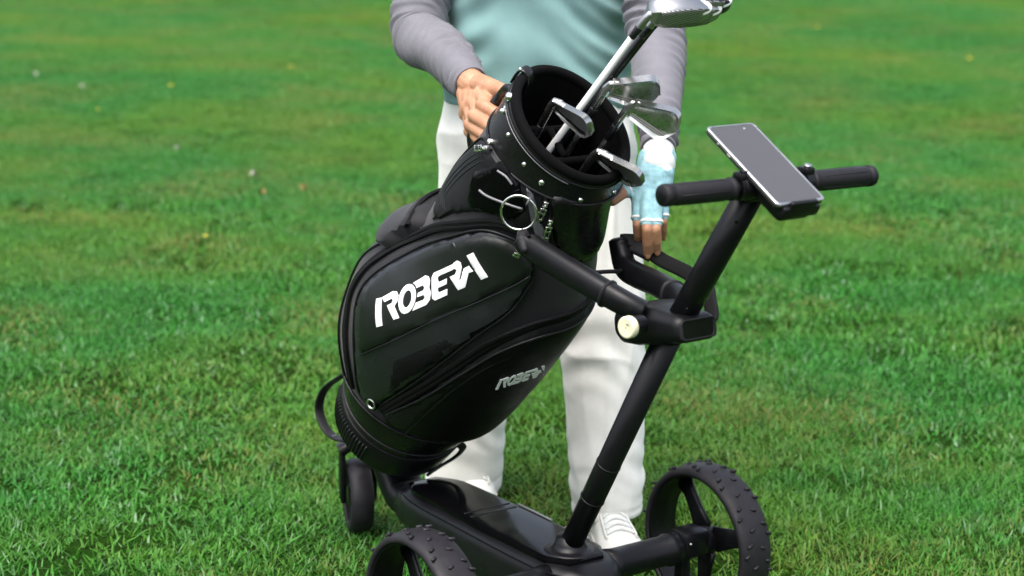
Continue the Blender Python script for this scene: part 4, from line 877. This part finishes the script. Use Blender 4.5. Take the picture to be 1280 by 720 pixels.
# ---- grey sleeves
def sleeve(path, rad, name, seed, wrist_amp, n=56):
    P = catmull(path, 40); L = np.concatenate([[0], np.cumsum(np.linalg.norm(np.diff(P, axis=0), axis=1))]); S = L / L[-1]
    T, X, Y_ = frames(P, (0, -1, 0)); g = np.random.default_rng(seed); rings = []; a = np.linspace(0, 2*np.pi, n, endpoint=False)
    rr = np.interp(S, np.linspace(0, 1, len(rad)), rad); ph = [g.uniform(0, 6.28) for _ in range(8)]
    for i in range(len(P)):
        s = L[i]; w = np.clip((S[i] - .60) / .32, 0, 1) * wrist_amp + .75 * math.exp(-((S[i] - .50)/.10)**2)
        sk = .010*np.sin(a + ph[0]) + .005*np.sin(2*a + ph[1]) + .003*np.sin(3*a + ph[5])
        f1 = np.sin((s + sk) * 2*np.pi/.0155 + ph[2]); f2 = np.sin((s*1.0 + sk*1.7) * 2*np.pi/.0245 + ph[3] + np.sin(a*2 + ph[4]))
        mod = .55 + .45*np.sin(a*1 + ph[6] + s*22)
        d = 1.5 * w * mod * (.0042 * (1 - np.abs(np.sin((s + sk)*np.pi/.0150 + ph[2])))**1.6 - .0016 + .0048*f2) + .0018*np.sin(a*3 + s*30 + ph[7]) * (1 - .5*w)
        r = rr[i] + d
        if i > len(P) - 4: r = np.full(n, rr[i] + .0006)
        rings.append(P[i] + r[:, None] * (np.cos(a)[:, None]*X[i] + np.sin(a)[:, None]*Y_[i]))
    inn = [rings[-1] + (P[-1] - rings[-1])*k + T[-1]*o for k, o in ((.04, .0012), (.12, .0006), (.14, -.012))]
    return pobj(name, *loft(rings + inn, True), 'sleeve', shirt)

# ---- teal shirt
zs = np.linspace(.862, 1.40, 110); n = 132; a = np.linspace(0, 2*np.pi, n, endpoint=False); rings = []
for z in zs:
    rx = np.interp(z, [.86, .90, .98, 1.06, 1.18, 1.29, 1.345, 1.40], [.183, .182, .176, .172, .182, .190, .165, .085]); ry = np.interp(z, [.86, .95, 1.06, 1.2, 1.30, 1.36, 1.40], [.128, .126, .118, .122, .115, .095, .075])
    cy = np.interp(z, [.86, 1.06, 1.40], [3.530, 3.515, 3.500]); ca, sa = np.cos(a), np.sin(a)
    x = .045 + rx*np.sign(ca)*np.abs(ca)**.86; y = cy + ry*np.sign(sa)*np.abs(sa)**.86
    X_ = x - .045; front = np.clip(-(y - cy)/ry, 0, 1)
    u1 = (z - 1.0) + .85*(X_ - .05) - 2.2*(X_ - .05)**2                    # drag lines running down from the far side
    f = .0065*np.sin(u1*2*np.pi/.085 + .6)*np.clip((X_ + .02)/.10, 0, 1) + .004*np.sin(u1*2*np.pi/.041 + 2 + X_*20)*np.clip((X_ - .02)/.08, 0, 1)
    u2 = (z - .98) - .55*(X_ + .12); f += .0055*np.sin(u2*2*np.pi/.070)*np.clip((-X_ - .07)/.06, 0, 1)
    f += .005*np.sin(X_*38 + 1.1 + z*3)*np.clip((1.02 - z)/.12, 0, 1)                      # vertical drape towards the hem
    f += .0022*np.sin(X_*70 + z*25) + .002*np.sin(z*60 + X_*15)
    nrm_ = np.stack([ca, sa], -1); x = x + f*nrm_[:, 0]*(.35 + .65*front); y = y + f*nrm_[:, 1]*1.0
    rings.append(np.stack([x, y, np.full(n, z)], -1))
hem = [rings[0]*1.0 + (np.array([.045, 3.53, .862]) - rings[0])*k + np.array([0, 0, dz]) for k, dz in ((.06, .02), (.035, .002), (.01, -.0015))]
shirt = pobj('shirt', *loft(hem + rings, False), 'shirt')
sleeve([SH_R + A3(.05, 0, .015), SH_R, SH_R*.5 + EL_R*.5 + A3(-.004, -.005, 0), EL_R + A3(-.002, .006, .004), EL_R*.55 + WR_R*.45 + A3(-.002, .006, .004), WR_R*1.0 + A3(-.004, .014, .001)], [.075, .064, .056, .053, .044, .0305], 'sleeve', 3, 1.0)
sleeve([SH_L + A3(-.05, 0, .015), SH_L, SH_L*.5 + EL_L*.5, EL_L + A3(.002, .008, .003), EL_L*.55 + WR_L*.45 + A3(.004, .006, 0), WR_L + A3(.0, .002, .006)], [.075, .064, .055, .052, .043, .0285], 'sleeve', 9, .75)

# ---- white trousers
leg = []
def leg_loft(path, rad):
    P = catmull(path, 10); r = np.interp(np.linspace(0, 1, len(P)), np.linspace(0, 1, len(rad)), rad); return tube(P, [(q, q*1.0) for q in r], 36, fixed_up=(1, 0, 0))
leg += [leg_loft([(.128, 3.515, .93), (.128, 3.505, .80), (.152, 3.488, .60), (.176, 3.470, .40), (.190, 3.448, .20), (.1985, 3.432, .052)], [.086, .104, .096, .088, .078, .067])]
leg += [leg_loft([(-.036, 3.545, .93), (-.042, 3.560, .80), (-.064, 3.610, .60), (-.082, 3.655, .40), (-.092, 3.685, .20), (-.098, 3.700, .020)], [.086, .106, .094, .085, .080, .079])]
leg += [tube([(.045, 3.53, z) for z in (.80, .84, .90, .98)], [(.12, .09), (.168, .112), (.174, .118), (.168, .112)], 48, fixed_up=(1, 0, 0))]
tV, tN, tF = remesh(leg, .005, 5)
q = tV * A3(1, 1, .22); f = .0050*ridge_noise(q, 41, 34) + .0022*(1 - np.abs(ridge_noise(q + .03*ridge_noise(tV, 45, 9)[:, None], 42, 60)))**2
k_ = np.exp(-((tV[:, 2] - .43)/.10)**2) + .8*np.exp(-((tV[:, 2] - .14)/.07)**2) + .9*np.exp(-((tV[:, 2] - .80)/.06)**2)
f += k_ * (.0022*np.sin(tV[:, 2]*95 + 5*np.sin(tV[:, 0]*23 + 1) + 3.2*ridge_noise(tV, 46, 18)) + .0050*(1 - np.abs(ridge_noise(tV*A3(.8, .8, 1.6), 47, 34)))**2.2)
hem_z = np.where(tV[:, 0] > .06, .052, .020); f -= .0020*((tV[:, 2] - hem_z > .0) & (tV[:, 2] - hem_z < .028) & (np.abs(tV[:, 2] - hem_z - .026) < .0035))
f += .003*np.exp(-((np.abs(tV[:, 0] - .19))/.006)**2) * (tV[:, 2] < .7)*(tV[:, 1] < 3.47)
tV = tV + tN * f[:, None]
trousers = pobj('trousers', list(tV), tF, 'trouser')

# ---- white shoes
def shoe(heel, toe, label):
    heel, toe = A3(*heel, 0), A3(*toe, 0); d = nrm(toe - heel); s = A3(d[1], -d[0], 0); L = np.linalg.norm(toe - heel)
    r = bpy.data.objects.new('shoe', None); col.objects.link(r); r.parent = person; r.empty_display_size = .05
    u = np.linspace(0, 1, 30); hw = np.interp(u, [0, .06, .2, .45, .7, .88, .96, 1], [.018, .031, .035, .036, .046, .040, .026, .010]); ht = np.interp(u, [0, .05, .25, .42, .55, .75, .92, 1], [.070, .088, .094, .088, .072, .054, .042, .026])
    rings = []
    for i in range(30):
        aa = np.linspace(0, np.pi, 17); rings.append(heel + d*L*u[i] + np.cos(aa)[:, None]*hw[i]*s + A3(0, 0, 1)*(.020 + (ht[i] - .020)*np.sin(aa)[:, None]**.75))
    V, F = loft(rings, False, False); k = len(rings)
    pobj('upper', V, F, 'shoe_white', r)
    srings = [heel + d*L*u[i] + np.array([(h*(hw[i] + .003)*s + A3(0, 0, z)) for h, z in ((1, .004), (1.03, .014), (1, .026), (-1, .026), (-1.03, .014), (-1, .004))]) for i in range(30)]
    pobj('sole', *loft(srings), 'sole', r, angle=50)
    for t_ in (.44, .50, .56, .62, .68):
        h_ = np.interp(t_, u, ht); w_ = np.interp(t_, u, hw)
        for sg in (-1, 1):
            P = [heel + d*L*(t_ + .022*q2*sg) + s*w_*.60*q2 + A3(0, 0, .0215 + (h_ - .020)*(math.sqrt(1 - (.60*q2)**2))**.75 + .002*(1 - q2*q2)) for q2 in np.linspace(-1, 1, 11)]
            pobj('lace', *tube(P, [(.0030, .0016)]*11, 8), 'glove_white', r)
    for sg in (-1, 1):                                     # eyelet facing each side
        P = [heel + d*L*t_ + sg*s*np.interp(t_, u, hw)*.66 + A3(0, 0, .0205 + (np.interp(t_, u, ht) - .020)*(math.sqrt(1 - .66**2))**.75) for t_ in np.linspace(.36, .74, 12)]
        pobj('eyelet_facing', *tube(P, [(.0075, .0022)]*12, 10, sq=3), 'shoe_white', r)
    rg = []
    for t_ in np.linspace(.70, .99, 10):                    # toe bumper
        w_ = np.interp(t_, u, hw); rg.append(heel + d*L*t_ + np.array([(math.cos(q2)*(w_ + .0016)*s + A3(0, 0, .020 + .016*math.sin(q2)**.8 * (1 if t_ > .8 else .4))) for q2 in np.linspace(0, math.pi, 15)]))
    pobj('toe_cap', *loft(rg, False, False), 'sole', r)
    rg = [heel + d*L*.22 + np.array([(math.cos(q2)*.040*s + math.sin(q2)*.052*d + A3(0, 0, z)) for q2 in np.linspace(0, 2*math.pi, 24, endpoint=False)]) for z in (.07, .088, .094)]
    pobj('shoe_collar', *tube(rg[1], .006, 10, closed=True), 'shoe_white', r)
shoe((.175, 3.505), (.232, 3.235), ''); shoe((-.092, 3.800), (-.066, 3.545), '')

# ---- half-finger golf glove
gl = []
for k in range(4): gl += chain([WR_L + woL[k] + (KNL[k] - WR_L)*.06, KNL[k] + A3(0, .005, 0)], [.0172, .0140]) + chain([KNL[k], KNL[k]*.22 + PIL[k]*.78], [radL[k][0] + .0016, radL[k][1] + .0020])
for k in range(3): gl += chain([(WR_L + KNL[k])/2 + woL[k]*.5, (WR_L + KNL[k+1])/2 + woL[k+1]*.5], [.0165, .0165]) + chain([KNL[k] + A3(0, .008, .008), KNL[k+1] + A3(0, .008, .008)], [.0136, .0136])
gl += chain([THL[0], THL[1], THL[1]*.25 + THL[2]*.75], [.0185, .0152, .0132]) + chain([THL[1], KNL[0] + A3(0, .01, .02)], [.0126, .0136])
gV, gN, gF = remesh(gl, .0021, 4); gV = gV + gN*(.0006*ridge_noise(gV, 71, 150))[:, None]
glove = pobj('glove', list(gV), gF, 'glove_teal')
wd = nrm(WR_L - EL_L); 
cu = [ellipsoid(WR_L*1.0 + (KNL[1]*.5 + KNL[2]*.5 - WR_L)*t_ + A3(.003*q2, -.001, 0), (s_*1.0, s_*.80, s_*.95)) for t_, s_, q2 in ((-.06, .0285, 0), (.10, .0285, 0), (.25, .0290, 1))] + chain([WR_L + A3(.010, -.004, -.01), KNL[3]*.5 + WR_L*.5 + A3(.004, -.001, 0)], [.0185, .0172])
uV, uN, uF = remesh(cu, .0022, 4); uV = uV + uN*(.0008*ridge_noise(uV, 72, 120))[:, None]; pobj('glove_cuff', list(uV), uF, 'glove_white', glove)
for k in range(4):
    c0, c1 = KNL[k]*.30 + PIL[k]*.70, KNL[k]*.20 + PIL[k]*.80; pobj('finger_hem', *tube([c0, c0*.5 + c1*.5, c1], [radL[k][1] + .0028, radL[k][1] + .0034, radL[k][1] + .0026], 22), 'glove_white', glove)
c0, c1 = THL[1]*.33 + THL[2]*.67, THL[1]*.22 + THL[2]*.78; pobj('finger_hem', *tube([c0, c1], [.0140, .0136], 22), 'glove_white', glove)
P = catmull([WR_L*.30 + (KNL[0] + KNL[1])*.35 + A3(0, -.0150, 0), WR_L*.1 + (KNL[0] + KNL[1])*.45 + A3(0, -.0128, 0), (KNL[0] + KNL[1])/2 + A3(0, -.0098, -.006)], 5)
pobj('glove_stripe', *tube(P, [(.0020, .0022)]*len(P), 10), 'glove_white', glove)

# ================================================================ small flowers and leaves in the lawn
def flower(x, y, kind, r, label, h=.035):
    o = empty('flower' if kind != 'clover' else 'clover_flower', (x, y, float(ground_z(x, y))), 0, label, 'flower', 'small flowers in the lawn')
    g = np.random.default_rng(int(abs(x*1000) + y*100)); top = np.array([g.normal(0, .004), g.normal(0, .004), h])
    mesh_obj('stem', *tube([(0, 0, -.004), top*.5 + (.002, 0, 0), top], .0011, 6), 'stem', o)
    if kind == 'clover': mesh_obj('flower_head', *join(*[ellipsoid(top + r*.62*nrm(v), (r*.42, r*.42, r*.5), None, 8) for v in g.normal(size=(14, 3)) + (0, 0, .5)]), 'petal_white', o); return
    for k in range(8):
        a = k*math.pi/4; d = np.array([math.cos(a), math.sin(a), .35]); mesh_obj('petal', *ellipsoid(top + d*r*.6, (r*.55, r*.24, r*.09), np.stack([nrm(d), (-math.sin(a), math.cos(a), 0), np.cross(nrm(d), (-math.sin(a), math.cos(a), 0))], 1), 10), 'petal_yellow', o)
    mesh_obj('centre', *ellipsoid(top + (0, 0, r*.15), (r*.3, r*.3, r*.2), None, 10), 'petal_yellow', o)
FLOWERS = [(-1.087, 6.332, 'yellow', .013, 'bright yellow flower in the grass nearest to the left of the golf bag'), (-1.972, 10.48, 'yellow', .022, 'blurred yellow flower in the far lawn, upper left of the bright yellow one'),
           (-1.437, 11.647, 'yellow', .020, 'blurred yellow flower in the far lawn left of the teal shirt'), (-2.19, 9.542, 'yellow', .016, 'yellow flower in the lawn towards the left edge of the photo'),
           (2.547, 15.475, 'yellow', .030, 'yellow flower highest in the lawn, right of the club heads'), (3.268, 13.157, 'yellow', .032, 'yellow flower in the far lawn by the upper right corner'),
           (-2.901, 11.028, 'clover', .020, 'white clover flower nearest the upper left corner of the lawn'), (-2.488, 10.463, 'clover', .018, 'white clover flower right of the one in the upper left corner'),
           (-1.562, 8.358, 'clover', .014, 'white clover flower left of the grey sleeve, in the middle lawn')]
for a in FLOWERS: flower(a[0], a[1], a[2], a[3]*.62, a[4], .028)
def leaf(x, y, rz, L, mat, label):
    V, F = [], []
    for i in range(9):
        u = i/8; w = L*.28*math.sin(math.pi*u**.8)
        for q in (-1, 0, 1): V.append((L*(u - .5), q*w, .022 + .010*math.sin(u*4) + .012*abs(q)*math.sin(u*3.1)))
    n = len(V); V += [(a, b, c - .0012) for a, b, c in V]
    for i in range(8):
        for q in (0, 1): k = i*3 + q; F += [(k, k+1, k+4, k+3), (n+k, n+k+3, n+k+4, n+k+1)]
    o = mesh_obj('fallen_leaf', V, F, mat); o.location = (x, y, float(ground_z(x, y))); o.rotation_euler = (.1, .15, rz); tag(o, label, 'leaf')
LEAVES = [(-1.109, 7.668, .6, .05, 'petal_white', 'pale dry leaf in the lawn left of the white trousers'), (-1.013, 7.241, 2.1, .05, 'dead_leaf', 'brown fallen leaf just below the pale one'), (-.86, 7.35, 1.2, .04, 'dead_leaf', 'smaller brown fallen leaf nearest the white trousers')]
for a in LEAVES: leaf(a[0], a[1], a[2], a[3]*.8, a[4], a[5])
